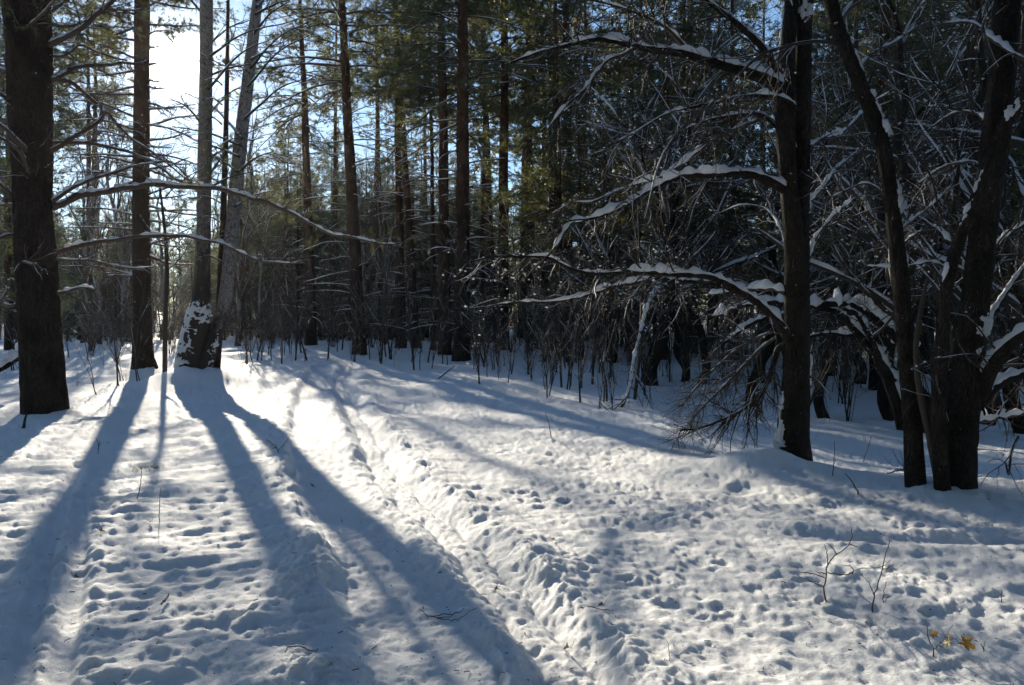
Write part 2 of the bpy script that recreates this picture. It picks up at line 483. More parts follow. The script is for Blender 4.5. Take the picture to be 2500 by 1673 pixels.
def m_bark(name, dark, lite, upper=None, z0=4.0, z1=9.0, sc=1.0, frost=0.0):
    m, t = mat(name); v = coords(t, (1, 1, .14)); w = coords(t)
    ridge = N(t, "ShaderNodeTexVoronoi", feature="DISTANCE_TO_EDGE"); ridge.inputs["Scale"].default_value = 17 * sc
    dv = N(t, "ShaderNodeMix", data_type="VECTOR"); dv.inputs[0].default_value = .16
    nn = N(t, "ShaderNodeTexNoise"); nn.inputs["Scale"].default_value = 9 * sc; t.links.new(v, nn.inputs["Vector"])
    t.links.new(v, dv.inputs[4]); t.links.new(nn.outputs["Color"], dv.inputs[5]); t.links.new(dv.outputs[1], ridge.inputs["Vector"])
    rg = ramp(t, ridge.outputs["Distance"], [(0, (0, 0, 0)), (.22, (1, 1, 1))])
    n1 = nz(t, v, 30 * sc, 6, .7)
    c = mixc(t, M(t, "MULTIPLY", rg, n1), dark, lite)
    if upper:
        s = N(t, "ShaderNodeSeparateXYZ"); t.links.new(w, s.inputs[0])
        f = N(t, "ShaderNodeMapRange"); f.inputs[1].default_value = z0; f.inputs[2].default_value = z1
        t.links.new(M(t, "ADD", s.outputs[2], M(t, "MULTIPLY", nz(t, w, 1.3, 3), 3.0)), f.inputs[0])
        c = mixc(t, f.outputs[0], c, mixc(t, n1, tuple(x * .5 for x in upper), upper))
    big = nz(t, coords(t, (1, 1, .5)), 2.6 * sc ** .5, 4, .6)
    c = mixc(t, ramp(t, big, [(.38, (0, 0, 0)), (.62, (1, 1, 1))]), mixc(t, .55, c, (.012, .011, .010)), mixc(t, .12, c, (.16, .13, .10)))
    if frost:
        fr = ramp(t, nz(t, w, 22, 5, .75), [(.66, (0, 0, 0)), (.72, (1, 1, 1))])
        c = mixc(t, M(t, "MULTIPLY", fr, frost), c, (.75, .78, .82))
    b = bump(t, n1, .6, .02, bump(t, rg, .9, .03))
    principled(t, c, .9, .15, b)
    return m
def m_birch(name="birch_bark", c1=(.16, .137, .12), c2=(.33, .29, .26), lowz=4.5):
    m, t = mat(name); w = coords(t); h = coords(t, (1, 1, 5)); v = coords(t, (1, 1, .35))
    vo = N(t, "ShaderNodeTexVoronoi", feature="DISTANCE_TO_EDGE"); vo.inputs["Scale"].default_value = 15
    t.links.new(v, vo.inputs["Vector"])
    fis = ramp(t, M(t, "ADD", vo.outputs["Distance"], M(t, "MULTIPLY", nz(t, w, 9, 5, .7), .22)), [(.11, (1, 1, 1)), (.17, (0, 0, 0))])
    band = ramp(t, nz(t, h, 5, 4), [(.56, (0, 0, 0)), (.66, (1, 1, 1))])
    s = N(t, "ShaderNodeSeparateXYZ"); t.links.new(w, s.inputs[0])
    low = N(t, "ShaderNodeMapRange"); low.inputs[1].default_value = lowz; low.inputs[2].default_value = .2
    t.links.new(M(t, "ADD", s.outputs[2], nz(t, w, 2.5, 4)), low.inputs[0])
    base = mixc(t, nz(t, w, 6, 4), c1, c2)
    c = mixc(t, M(t, "MULTIPLY", band, .5), base, (.10, .085, .075))
    c = mixc(t, fis, c, (.035, .03, .027))
    blk = ramp(t, M(t, "ADD", M(t, "MULTIPLY", low.outputs[0], .75), M(t, "MULTIPLY", nz(t, v, 10, 5, .7), .55)), [(.62, (0, 0, 0)), (.74, (1, 1, 1))])
    c = mixc(t, blk, c, (.035, .028, .024))
    principled(t, c, .8, .25, bump(t, fis, -.6, .02, bump(t, nz(t, v, 30, 4), .5, .012)))
    return m
def m_leaf(name, a, b, trans, tw=.45, gloss=.15):
    m, t = mat(name)
    oi = N(t, "ShaderNodeObjectInfo"); w = coords(t)
    f = M(t, "ADD", M(t, "MULTIPLY", nz(t, w, 1.3, 3), .8), M(t, "MULTIPLY", oi.outputs["Random"], .3))
    c = mixc(t, f, a, b)
    d = N(t, "ShaderNodeBsdfDiffuse"); t.links.new(c, d.inputs[0])
    tr = N(t, "ShaderNodeBsdfTranslucent"); tr.inputs[0].default_value = (*trans, 1)
    g = N(t, "ShaderNodeBsdfGlossy"); g.inputs["Roughness"].default_value = .35; g.inputs[0].default_value = (.5, .5, .45, 1)
    m1 = N(t, "ShaderNodeMixShader"); m1.inputs[0].default_value = tw
    m2 = N(t, "ShaderNodeMixShader"); m2.inputs[0].default_value = gloss
    o = N(t, "ShaderNodeOutputMaterial")
    t.links.new(d.outputs[0], m1.inputs[1]); t.links.new(tr.outputs[0], m1.inputs[2])
    t.links.new(m1.outputs[0], m2.inputs[1]); t.links.new(g.outputs[0], m2.inputs[2]); t.links.new(m2.outputs[0], o.inputs[0])
    return m
def m_twig(name, a, b):
    m, t = mat(name); w = coords(t)
    principled(t, mixc(t, nz(t, w, 14, 4, .7), a, b), .7, .35, bump(t, nz(t, w, 60, 3), .5, .006))
    return m

SNOW = m_snow_ground(); SNOWB = m_snow_branch()
PINE_BARK = m_bark("pine_bark", (.020, .015, .012), (.090, .066, .052), (.19, .085, .042), sc=1.7)
PINE_BARK_OLD = m_bark("old_pine_bark", (.020, .015, .012), (.085, .062, .050), (.12, .066, .042), 5.0, 11.0, 2.0)
GREY_BARK = m_bark("grey_bark", (.020, .016, .013), (.088, .070, .056), None, sc=2.6, frost=.5)
BIRCH = m_birch(); BIRCH_D = m_birch("dark_birch_bark", (.10, .08, .068), (.24, .20, .17), 8.0)
TWIG = m_twig("twig_bark", (.022, .017, .013), (.062, .046, .034))
TWIG_RED = m_twig("thin_twig_bark", (.050, .034, .024), (.13, .092, .064))
PINE_LIMB = m_twig("pine_limb_bark", (.050, .033, .024), (.13, .080, .052))
NEEDLE = m_leaf("pine_needles", (.030, .052, .022), (.062, .075, .026), (.20, .20, .05), .42, .16)
NEEDLE_D = m_leaf("dark_needles", (.020, .040, .028), (.040, .060, .030), (.10, .13, .05), .35, .14)
DRY = m_leaf("dry_leaves", (.18, .085, .028), (.25, .13, .04), (.38, .20, .06), .45, .08)
YELLOW = m_leaf("yellow_leaf", (.20, .12, .025), (.28, .17, .04), (.34, .21, .04), .45, .08)
BROWN = m_leaf("brown_leaf", (.045, .028, .018), (.09, .052, .03), (.12, .06, .03), .3, .1)
TAN = m_leaf("tan_leaf", (.13, .085, .05), (.18, .12, .07), (.2, .13, .07), .3, .1)
GRASS = m_leaf("dry_grass", (.10, .10, .035), (.16, .15, .05), (.25, .24, .07), .4, .1)

# ------------------------------------------------------------------ ground
def base(u, v):
    p = gnd(u, v); return p
B_L1, B_L2, B_BI = base(102, 945), base(326, 858), base(440, 872)
B_R1, B_R2, B_R3, B_R4 = base(1812, 1062), base(2095, 1122), base(2190, 1124), base(2068, 985)
MOUNDS += [(*base(1752, 1066)[:2], .15, .5), (*base(1700, 1075)[:2], .07, .8), (*B_BI[:2], .42, 1.1), (*B_L2[:2], .25, .8),
           (*base(2145, 1110)[:2], .07, .35), (B_R3[0], B_R3[1] - .1, .045, .38), (B_R2[0], B_R2[1] - .1, .04, .3), (B_R1[0] - .1, B_R1[1], .04, .35), (B_L1[0] + .3, B_L1[1] + .2, .06, .8)]

def build_ground():
    rs = [0.35]
    while rs[-1] < 420:
        r = rs[-1]
        step = .12 if r < 2.6 else (min(r * r / 1150 + .004, .30) if r < 60 else (r - 60) * .06 + .3)
        rs.append(r + step)
    rs = np.array(rs)
    fine = np.radians(np.linspace(-38, 38, 610)); rest = np.radians(np.linspace(38, 322, 54))[1:-1]
    az = np.concatenate([fine, rest]); na = len(az)
    A, Rr = np.meshgrid(az, rs)
    X, Y = Rr * np.sin(A), Rr * np.cos(A)
    Z = h_full(X.ravel(), Y.ravel()).reshape(X.shape)
    mb = MB(); V = np.stack([X, Y, Z], -1)
    i, j = np.meshgrid(np.arange(len(rs) - 1), np.arange(na), indexing="ij"); i, j = i.ravel(), j.ravel(); j2 = (j + 1) % na
    q = np.stack([i * na + j, (i + 1) * na + j, (i + 1) * na + j2, i * na + j2], 1)[:, ::-1]
    mb.add(V.reshape(-1, 3), q)
    c = len(mb.V[0]); mb.add([[0, 0, float(Z[0].mean())]], None, np.stack([np.full(na, 0), np.arange(na) - c, (np.arange(na) + 1) % na - c], 1))
    o = obj("ground", mb, SNOW)
    tag(o, "trampled sunlit snow with a snowmobile trail", None, None, "structure")
build_ground()

# ------------------------------------------------------------------ branch builder for near trees
def limb(root, off, px, Y0, Y1, w0, w1, rng, snow=1.0, twigs=0, fine=0, tl=(.3, .9), droop=.5, up=0, needles=0, mat_=None, tmat=None,
         sides=8, hmin=.0, bl=0, steep=.75, cover=0.0, wob=.012, tsnow=.5, flat=1.0, rough=.0, tang=(25, 65), caplump=9.0):
    n = len(px)
    pts = [at(u, v, Y0 + (Y1 - Y0) * (k / (n - 1))) for k, (u, v) in enumerate(px)]
    ln = sum(np.linalg.norm(np.subtract(a, b)) for a, b in zip(pts[:-1], pts[1:]))
    K = int(max(10, ln / .045))
    P = smooth(pts, K)
    P[1:] += np.stack([noise3(P[1:] * 3.1, s) for s in (1, 2, 3)], 1) * wob
    s = np.linspace(0, 1, K)
    rad = (w0 + (w1 - w0) * s ** .8) / FD * .5 * (Y0 + (Y1 - Y0) * s)
    mb = MB(); mb.tubes(P, rad * (1 + .10 * noise3(P * 9, 4)), sides)
    b = obj("branch", mb, mat_ or TWIG, root, off)
    sn = MB(); any_s = False
    if snow > 0:
        x2 = np.linspace(0, K - 1, 2 * K); Pf = np.stack([np.interp(x2, np.arange(K), P[:, c]) for c in range(3)], 1)
        sn.caps(Pf, np.interp(x2, np.arange(K), rad), rng, snow, 7, steep, hmin, cover, caplump); any_s = True
    if twigs:
        tw = MB()
        a, ra = spawn(P, rad, twigs, rng, tl, tang, (.12, 1), 7, .55, up, droop, .19, .0024, flat, .012)
        tw.tubes(a, ra, 4)
        if tsnow: sn.caps(a, np.maximum(ra, .0035), rng, tsnow * 1.3, 4, .7, .004, .5, 14); any_s = True
        src, rsrc = a, ra
        if fine:
            c, rc = spawn(a, ra, fine, rng, (tl[0] * .4, tl[1] * .55), (25, 65), (.15, 1), 5, .6, up * .5, droop * 1.1, .18, .0017, flat)
            tw.tubes(c, rc, 3)
            d, rd = spawn(c, rc, int(fine * 1.3), rng, (tl[0] * .2, tl[1] * .3), (25, 65), (.2, 1), 4, .7, 0, droop, .2, .0013, flat)
            tw.tubes(d, rd, 3)
            src = c
            if bl:
                al = np.concatenate([c.reshape(-1, 3), d.reshape(-1, 3), a.reshape(-1, 3)])
                pick = al[rng.choice(len(al), bl)]
                r = .004 + .014 * rng.random(bl) ** 2.5
                sn.blobs(pick + np.array([0, 0, 1]) * r[:, None] * .7, r, rng); any_s = True
        obj("twig_sprays", tw, tmat or TWIG, b, off)
        if needles:
            i = rng.integers(0, src.shape[0], needles); k = rng.integers(1, src.shape[1], needles)
            D = src[i, k] - src[i, k - 1]; D /= np.linalg.norm(D, axis=1, keepdims=True) + 1e-9
            nd = MB(); nd.needles(src[i, k], D, rng, 12, (.06 + .002 * Y0, .11 + .002 * Y0), .0004 * Y0, .9)
            obj("needles", nd, NEEDLE, b, off)
    if any_s: obj("snow_clumps", sn, SNOWB, b, off)
    return P, rad

def px_trunk(root, off, px, Y, w, mat_, rng, sides=28, n=120, amp=.05, seed=1, flare=.0, name="trunk", fx=9., fz=2., dY=0.0, sink=.25, fl_h=.5):
    pts = [at(u, v, Y + dY * k / (len(px) - 1)) for k, (u, v) in enumerate(px)]
    dirn = np.array(pts[0]) - np.array(pts[1]); dirn /= np.linalg.norm(dirn)
    pts = [pts[0] + dirn * sink] + pts
    mb = MB(); sc = Y / FD * .5
    p, r = trunk(mb, pts, [w[0] * sc] + [x * sc for x in w], sides, n, amp, fx, fz, seed, flare, fl_h)
    o = obj(name, mb, mat_, root, off)
    return p, r, o

def zpx(v, Y): return at(CXD, v, Y)[2]
def shell(root, off, pr, wins, freq=8.0):
    """wind-packed snow clinging to a stem: a skin that stands proud of the bark in irregular patches. wins: height above datum, half height, facing, half angle, thickness"""
    p, r, o = pr
    zs = p[:, 2]
    n = int(np.clip((zs.max() - zs.min()) / .024, 80, 480)); sides = 48
    q = smooth(p[:: max(1, len(p) // 40)], n); rr = np.interp(q[:, 2], zs, r)
    T = np.gradient(q, axis=0); T /= np.linalg.norm(T, axis=1, keepdims=True)
    A = np.cross(T, np.array([0, 1.0, 0.02])); A /= np.linalg.norm(A, axis=1, keepdims=True); B = np.cross(T, A)
    th = np.arange(sides) / sides * 2 * math.pi
    ring = A[:, None] * np.cos(th)[None, :, None] + B[:, None] * np.sin(th)[None, :, None]
    S = q[:, None] + ring * rr[:, None, None]
    nzv = .55 * noise3(S * freq, 31) + .45 * noise3(S * freq * 2.4, 32) + .3 * noise3(S * freq * 5, 33)
    for zc, hh, face, ha, thick in wins:
        zc = zc if abs(zc) > 3.2 or freq > 10 else zc + off[2]
        f = np.array([face[0], face[1], 0.]); f /= np.linalg.norm(f)
        ca = np.arccos(np.clip((ring * f).sum(2), -1, 1))
        m = .62 - ((S[..., 2] - zc) / hh) ** 2 - (ca / ha) ** 2 + nzv * 2.0
        rows = np.where(np.abs(q[:, 2] - zc) < hh * 1.9)[0]
        if len(rows) < 4: continue
        a, b = rows[0], rows[-1] + 1
        e = np.clip(m[a:b], -.6, .9)
        bulge = np.where(e > 0, thick * (1 - np.exp(-e * 2.2)) * (.75 + .5 * nzv[a:b]) + .02 * rr[a:b, None] , e * .25 * rr[a:b, None]) + .06 * rr[a:b, None] * np.clip(e * 6, -1, 1)
        V = q[a:b, None] + ring[a:b] * (rr[a:b, None] + bulge)[..., None]
        mb = MB(); mb._grid(V[None], sides)
        obj("snow_patch", mb, SNOWB, root, off)

# ------------------------------------------------------------------ the old pine at the left edge
rng = np.random.default_rng(11)
t = thing("pine_tree", "thick old pine trunk with long bare snow-lined boughs, nearest tree to the sun side", "tree", B_L1)
YL = B_L1[1]
px_trunk(t, B_L1, [(103, 948), (92, 780), (82, 612), (77, 500), (74, 359), (68, 200), (61, 0), (52, -350), (44, -800)], YL,
         [92, 86, 82, 78, 80, 86, 92, 88, 70], PINE_BARK_OLD, rng, 72, 300, .06, 21, .10, fx=11, fz=2.2)
LB = [  # px, w0, w1, dY, snow, twigs, fine, needles
    ([(112, 107), (160, 82), (200, 55), (250, 10), (300, -50)], 15, 8, .6, .6, 10, 30, 60),
    ([(112, 187), (160, 160), (220, 148), (270, 146), (325, 150)], 14, 5, 1.5, .7, 10, 24, 0),
    ([(118, 178), (165, 190), (205, 220), (250, 265), (300, 315), (370, 365), (440, 425)], 10, 3, 2.2, .5, 14, 40, 0),
    ([(115, 352), (150, 328), (190, 302), (225, 278), (238, 258), (230, 243), (214, 247)], 13, 7, .3, .5, 3, 6, 0),
    ([(118, 326), (200, 326), (290, 345), (350, 372), (420, 418), (520, 432)], 9, 3, 2.6, .8, 12, 30, 0),
    ([(114, 462), (160, 432), (210, 408), (270, 390), (320, 378), (370, 374)], 12, 4, 1.2, .9, 9, 26, 0),
    ([(114, 474), (160, 458), (210, 442), (270, 430), (330, 424), (400, 424), (470, 430), (530, 438), (590, 456), (640, 474), (700, 505), (760, 535), (820, 546), (880, 558), (930, 566)],
     17, 4, 3.4, 1.1, 16, 60, 420),
    ([(122, 577), (180, 562), (240, 551), (310, 542), (380, 539), (450, 544), (510, 561), (560, 583), (600, 596), (645, 600), (690, 596)], 13, 4, -1.4, 1.1, 10, 26, 0),
    ([(128, 672), (160, 664), (195, 660), (215, 663)], 12, 5, .4, 1.2, 3, 5, 0),
    ([(120, 592), (200, 596), (280, 612), (360, 610)], 7, 2, 1.5, .9, 8, 20, 0),
    ([(40, 455), (20, 436), (-10, 415), (-60, 400)], 10, 7, -.3, .8, 4, 8, 0),
    ([(35, 240), (15, 225), (-20, 200)], 11, 8, -.3, .8, 4, 8, 40),
    ([(35, 178), (10, 160), (-40, 150)], 9, 6, .4, .8, 4, 8, 40),
    ([(75, 390), (60, 350), (30, 315), (-20, 270)], 15, 9, -.8, .5, 5, 10, 0),
    ([(78, 460), (68, 400), (40, 345), (0, 315), (-40, 300)], 11, 7, -1.0, .5, 5, 10, 0),
    ([(40, 615), (50, 602), (76, 606), (80, 600)], 8, 4, -1.0, 1.0, 2, 4, 0),
    ([(45, 545), (20, 535), (-20, 548)], 8, 4, -.5, 1.0, 4, 8, 0),
    ([(48, 690), (25, 700), (0, 685), (-30, 690)], 10, 5, .5, 1.0, 4, 8, 0),
    ([(40, 470), (15, 468), (-30, 470)], 8, 4, .3, 1.1, 4, 8, 0),
    ([(100, 40), (140, 10), (180, -20)], 12, 8, .6, .6, 8, 30, 120),
    ([(115, 130), (150, 128), (180, 105), (225, 118), (260, 130), (290, 138)], 9, 3, 1.8, .7, 9, 30, 120),
    ([(20, 75), (60, 60), (110, 20), (150, -30)], 8, 5, -1.2, .6, 6, 20, 120),
    ([(110, 60), (170, 60), (230, 30), (290, 22), (330, 20)], 9, 3, 1.2, .7, 14, 60, 300),
]
for px, w0, w1, dY, sn, tw, fi, nd in LB:
    limb(t, B_L1, px, YL, YL + dY, w0, w1, rng, sn, tw + 5, fi + 24, (.35, 1.1), .15, .1, nd, PINE_LIMB, PINE_LIMB, 8, .006, 10, .7, -.1, wob=.035)

# ------------------------------------------------------------------ trunks in the sun: pine, sapling, twin birch
t = thing("pine_tree", "slim straight pine trunk between the sun and the old pine", "tree", B_L2)
Y = B_L2[1]
px_trunk(t, B_L2, [(327, 860), (325, 700), (323, 480), (324, 250), (325, 0), (326, -300), (326, -700)], Y, [42, 38, 35, 34, 32, 28, 20], PINE_BARK, rng, 32, 200, .05, 31, .45, fl_h=.6)
for k in range(52):
    v = 640 - k * 15.5 + rng.uniform(-10, 10); sg = rng.choice([-1, 1]); ll = rng.uniform(50, 190); e = rng.uniform(-.4, .5)
    if 60 < v < 240 and sg > 0: ll = min(ll, 40)
    hi = v < 90
    limb(t, B_L2, [(324 + sg * 14, v), (324 + sg * (14 + ll * .5), v - ll * .5 * e), (324 + sg * (14 + ll), v - ll * e * .5)], Y, Y + rng.uniform(-1.5, 1.5), 6, 2, rng, .8, 9 if hi else 6, 40 if hi else 18, (.3, .9), .25, 0,
         150 if hi else 0, PINE_LIMB, PINE_LIMB, 5, .008, 6, .7, 0)
for v, ll, e in ((250, 110, .1), (285, 120, -.35), (322, 100, .2), (352, 130, -.25), (388, 95, .3), (415, 120, -.15), (455, 90, .1), (505, 110, -.2), (235, 60, -.5)):
    limb(t, B_L2, [(338, v), (338 + ll * .5, v - ll * .3 * e), (338 + ll, v - ll * e)], Y, Y + rng.uniform(-1, 1.5), 6, 2, rng, .8, 8, 30, (.3, .9), .2, 0, 0, PINE_LIMB, PINE_LIMB, 5, .008, 8, .7, 0)
limb(t, B_L2, [(340, 800), (352, 825), (358, 842)], Y, Y - .3, 9, 8, rng, 0, 0, mat_=PINE_BARK)

t = thing("twin_birch", "twin-stemmed birch with snow plastered over its swollen base", "tree", B_BI)
Y = B_BI[1]
b1 = px_trunk(t, B_BI, [(432, 862), (441, 800), (452, 740), (459, 690), (463, 620), (466, 520), (468, 400), (470, 250), (472, 60), (472, -200), (470, -600)], Y,
         [58, 58, 54, 40, 32, 30, 30, 29, 27, 24, 16], BIRCH_D, rng, 40, 240, .06, 41, .15, "stem", 6, 2)
b2 = px_trunk(t, B_BI, [(462, 872), (472, 820), (488, 770), (508, 720), (520, 650), (528, 560), (538, 450), (550, 330), (563, 220), (580, 80), (598, -80), (625, -400)], Y,
         [52, 40, 35, 32, 30, 30, 30, 29, 27, 25, 20, 12], BIRCH, rng, 40, 240, .05, 43, .0, "stem", 6, 2, dY=.8)
for k in range(40):
    on = rng.random() < .5
    v = 470 - k * 17 + rng.uniform(-10, 10); u = 468 if on else np.interp(v, [-400, 80, 450], [625, 580, 538])
    sg = rng.choice([-1, 1]); ll = rng.uniform(50, 170); e = rng.uniform(.3, 1.2)
    if 60 < v < 260 and sg * (395 - u) > 0: continue
    limb(t, B_BI, [(u, v), (u + sg * ll * .5, v - ll * .55 * e), (u + sg * ll, v - ll * .8 * e)], Y, Y + rng.uniform(-2, 2), 7, 2, rng, .5, 7, 26, (.4, 1.1), .35, .2, 0, TWIG, TWIG, 5, .004, 6)
shell(t, B_BI, b1, [(1.25, .7, (-.6, -.8), 1.1, .03), (1.85, .32, (.1, -1), 1.7, .04), (.6, .35, (-.7, -.7), .9, .03)], 11.)
shell(t, B_BI, b2, [(1.0, .4, (.8, -.6), .5, .02)], 11.)

p0 = base(378, 866)
t = thing("sapling", "dark thin sapling standing alone in front of the sun", "sapling", p0)
px_trunk(t, p0, [(377, 866), (378, 760), (381, 640), (380, 560), (372, 480), (366, 430)], p0[1], [11, 10, 9, 8, 6, 4], TWIG, rng, 10, 60, .04, 51)
for v, sg, ll in ((620, 1, 60), (560, -1, 60), (520, 1, 50), (690, 1, 50), (760, 1, 30), (480, -1, 40), (450, 1, 40)):
    limb(t, p0, [(379, v), (379 + sg * ll * .5, v - 25), (379 + sg * ll, v - 70)], p0[1], p0[1] + .6, 4, 1.5, rng, .8, 5, 14, (.3, .7), .1, .2)
p0 = base(495, 872)
t = thing("young_tree", "slim brown young trunk touching the twin birch", "tree", p0)
px_trunk(t, p0, [(494, 872), (500, 760), (505, 640), (511, 480), (517, 300), (520, 150), (522, 0)], p0[1] + .5, [17, 16, 15, 13, 11, 9, 7], PINE_BARK, rng, 12, 100, .05, 53)
for k in range(12):
    v = 600 - k * 45; sg = rng.choice([-1, 1]); ll = rng.uniform(30, 80)
    limb(t, p0, [(508, v), (508 + sg * ll * .5, v - 15), (508 + sg * ll, v - 10)], p0[1], p0[1] + rng.uniform(-.8, .8), 4, 1.5, rng, .8, 4, 10, (.25, .6), .1, 0, 25)
print("near left done", TRIS)

# ------------------------------------------------------------------ the right-hand tree with arching snow-laden limbs
rng = np.random.default_rng(23)
t = thing("bare_tree", "tall double-stemmed bare tree whose snow-laden limbs arch over the clearing", "tree", B_R1)
Y = B_R1[1]
r1a = px_trunk(t, B_R1, [(1814, 1070), (1815, 1000), (1821, 880), (1824, 760), (1822, 640), (1816, 540), (1806, 430), (1799, 330), (1796, 220), (1803, 100), (1810, 0), (1815, -200), (1818, -500)], Y,
         [86, 70, 58, 54, 50, 40, 37, 38, 40, 32, 28, 24, 14], GREY_BARK, rng, 48, 280, .06, 61, .0, "stem", 12, 3)
r1b = px_trunk(t, B_R1, [(1822, 1060), (1826, 900), (1832, 740), (1833, 600), (1834, 450), (1836, 330), (1838, 200), (1838, 90), (1842, 0), (1850, -200), (1856, -500)], Y + .06,
         [50, 46, 40, 36, 36, 36, 34, 34, 36, 26, 14], GREY_BARK, rng, 40, 260, .06, 63, .0, "stem", 12, 3)
RB = [  # px, w0, w1, dY, snow, twigs, fine, blobs, hmin
    ([(1800, 214), (1760, 187), (1710, 165), (1620, 140), (1559, 122), (1494, 115), (1451, 106), (1401, 95), (1344, 92), (1279, 108), (1207, 129), (1150, 150)], 34, 4, -1.2, 1.1, 34, 150, 420, .008),
    ([(1782, 172), (1763, 140), (1731, 93), (1688, 54), (1649, 27), (1600, -10), (1540, -60)], 20, 7, -.5, .9, 16, 70, 150, .006),
    ([(1577, 122), (1541, 82), (1512, 56), (1469, 36), (1419, 18), (1365, 4), (1300, -6)], 11, 3, -.9, 1.2, 18, 80, 220, .006),
    ([(1458, 108), (1423, 126), (1390, 138), (1351, 190), (1322, 222), (1290, 247), (1250, 300)], 9, 3, -.3, 1.2, 14, 60, 140, .008),
    ([(1824, 250), (1796, 230), (1745, 217), (1692, 221), (1631, 235), (1530, 260), (1458, 298), (1400, 330)], 13, 3, -1.6, 1.1, 18, 80, 180, .005),
    ([(1824, 345), (1778, 291), (1745, 265), (1710, 262), (1656, 268), (1602, 281), (1548, 308), (1490, 350)], 14, 3, .8, .9, 16, 70, 140, .005),
    ([(1740, 272), (1692, 293), (1638, 320), (1602, 344), (1566, 371), (1530, 393), (1490, 420)], 9, 4, .7, 1.2, 10, 40, 80, .010),
    ([(1806, 440), (1760, 414), (1720, 399), (1674, 397), (1620, 399), (1548, 406), (1494, 431), (1440, 465), (1387, 488), (1333, 504), (1304, 511), (1272, 560), (1240, 600)], 24, 4, -1.3, 1.3, 24, 110, 280, .010),
    ([(1536, 402), (1500, 410), (1458, 423), (1405, 441), (1351, 461), (1311, 463), (1260, 490)], 8, 2, -.7, 1.2, 10, 50, 120, .008),
    ([(1815, 800), (1797, 762), (1770, 727), (1723, 684), (1669, 652), (1616, 632), (1544, 627), (1454, 622), (1343, 625), (1293, 611), (1250, 589), (1185, 588), (1132, 586), (1078, 600)], 24, 4, -1.4, 1.15, 40, 170, 420, .008),
    ([(1690, 668), (1650, 652), (1580, 643), (1490, 640), (1400, 655), (1329, 679), (1257, 693), (1185, 691), (1103, 704)], 14, 3, -1.1, 1.2, 28, 120, 280, .008),
    ([(1797, 672), (1760, 660), (1715, 662), (1670, 668), (1620, 672)], 12, 3, .6, 1.3, 10, 40, 60, .012),
    ([(1800, 790), (1780, 800), (1759, 867), (1734, 913), (1694, 942), (1644, 964), (1600, 978), (1555, 984)], 15, 4, .8, .5, 40, 220, 40, .0),
    ([(1780, 770), (1740, 800), (1690, 850), (1640, 900), (1600, 940), (1570, 975)], 9, 3, 1.0, .9, 34, 180, 60, .003),
    ([(1770, 760), (1710, 785), (1650, 830), (1600, 880), (1560, 930)], 8, 3, 1.6, .9, 30, 150, 60, .003),
    ([(1800, 580), (1785, 520), (1755, 480), (1700, 470), (1640, 490)], 8, 2, 1.2, 1.1, 12, 50, 70, .005),
    ([(1845, 600), (1870, 540), (1910, 490), (1960, 450)], 12, 4, 1.0, 1.1, 12, 50, 60, .008),
    ([(1845, 470), (1880, 430), (1920, 380), (1990, 330)], 12, 4, 1.4, 1.0, 12, 50, 60, .008),
    ([(1850, 335), (1880, 320), (1930, 300), (1980, 250)], 12, 5, 1.2, 1.2, 12, 50, 60, .010),
    ([(1812, 30), (1790, -20), (1750, -70)], 14, 6, -.5, 1, 8, 30, 30, .01),
    ([(1838, 860), (1870, 870), (1893, 900), (1900, 915)], 5, 2, -.4, .3, 3, 6, 0, .0),
]
for px, w0, w1, dY, sn, tw, fi, bl, hm in RB:
    limb(t, B_R1, px, Y, Y + dY, w0, w1, rng, sn * 1.15, tw, fi, (.3, 1.0), .18, 0, 0, GREY_BARK if w0 > 12 else TWIG, TWIG, 8, hm, int(bl * .7), .8, -.12, caplump=9., tang=(15, 55))
shell(t, B_R1, r1a, [(zpx(178, Y), .10, (-1, -.35), .9, .05), (zpx(1000, Y), .20, (-1, -.25), .6, .035), (zpx(950, Y), .3, (-1, -.1), .35, .02), (zpx(100, Y), .5, (-1, .2), .3, .02)], 14)
shell(t, B_R1, r1b, [(zpx(22, Y), .14, (-.2, -1), .8, .05), (zpx(850, Y), .28, (1, -.3), .5, .035), (zpx(470, Y), .12, (1, -.3), .5, .03)], 14)

t = thing("leaning_tree", "slender bare tree leaning away across the darker thicket, snow along its upper side", "tree", B_R2)
Y2 = B_R2[1]
r2 = px_trunk(t, B_R2, [(2096, 1126), (2091, 1029), (2083, 912), (2072, 795), (2064, 679), (2052, 562), (2031, 394), (2006, 287), (1963, 179), (1920, 72), (1897, -20), (1870, -160), (1830, -400)], Y2,
         [44, 40, 38, 37, 36, 35, 34, 34, 33, 31, 28, 24, 14], GREY_BARK, rng, 40, 260, .055, 71, .10, fx=12, fz=3, dY=.6)
RL = [
    ([(1915, 100), (1860, 93), (1788, 108), (1733, 133), (1674, 190), (1620, 244), (1566, 287), (1530, 334), (1505, 387), (1491, 441), (1476, 502)], 10, 3, -1.2, .25, 30, 120, 60, 0),
    ([(2010, 292), (2060, 300), (2090, 340), (2130, 400), (2150, 480), (2170, 530)], 8, 3, -.2, .3, 10, 30, 20, 0),
    ([(1960, 170), (2000, 120), (2060, 90), (2120, 40)], 9, 4, .8, 1.0, 12, 50, 60, .006),
    ([(2050, 540), (2090, 500), (2130, 470), (2180, 420)], 8, 3, .6, 1.0, 10, 40, 40, .006),
    ([(2040, 450), (1990, 420), (1950, 430), (1900, 450)], 7, 3, .8, 1.0, 10, 40, 40, .006),
    ([(1910, 60), (1950, 10), (1990, -40)], 12, 6, .3, 1, 8, 30, 30, .008),
    ([(2066, 690), (2030, 740), (2010, 760), (1995, 770)], 8, 5, .3, .9, 3, 8, 10, .005),
]
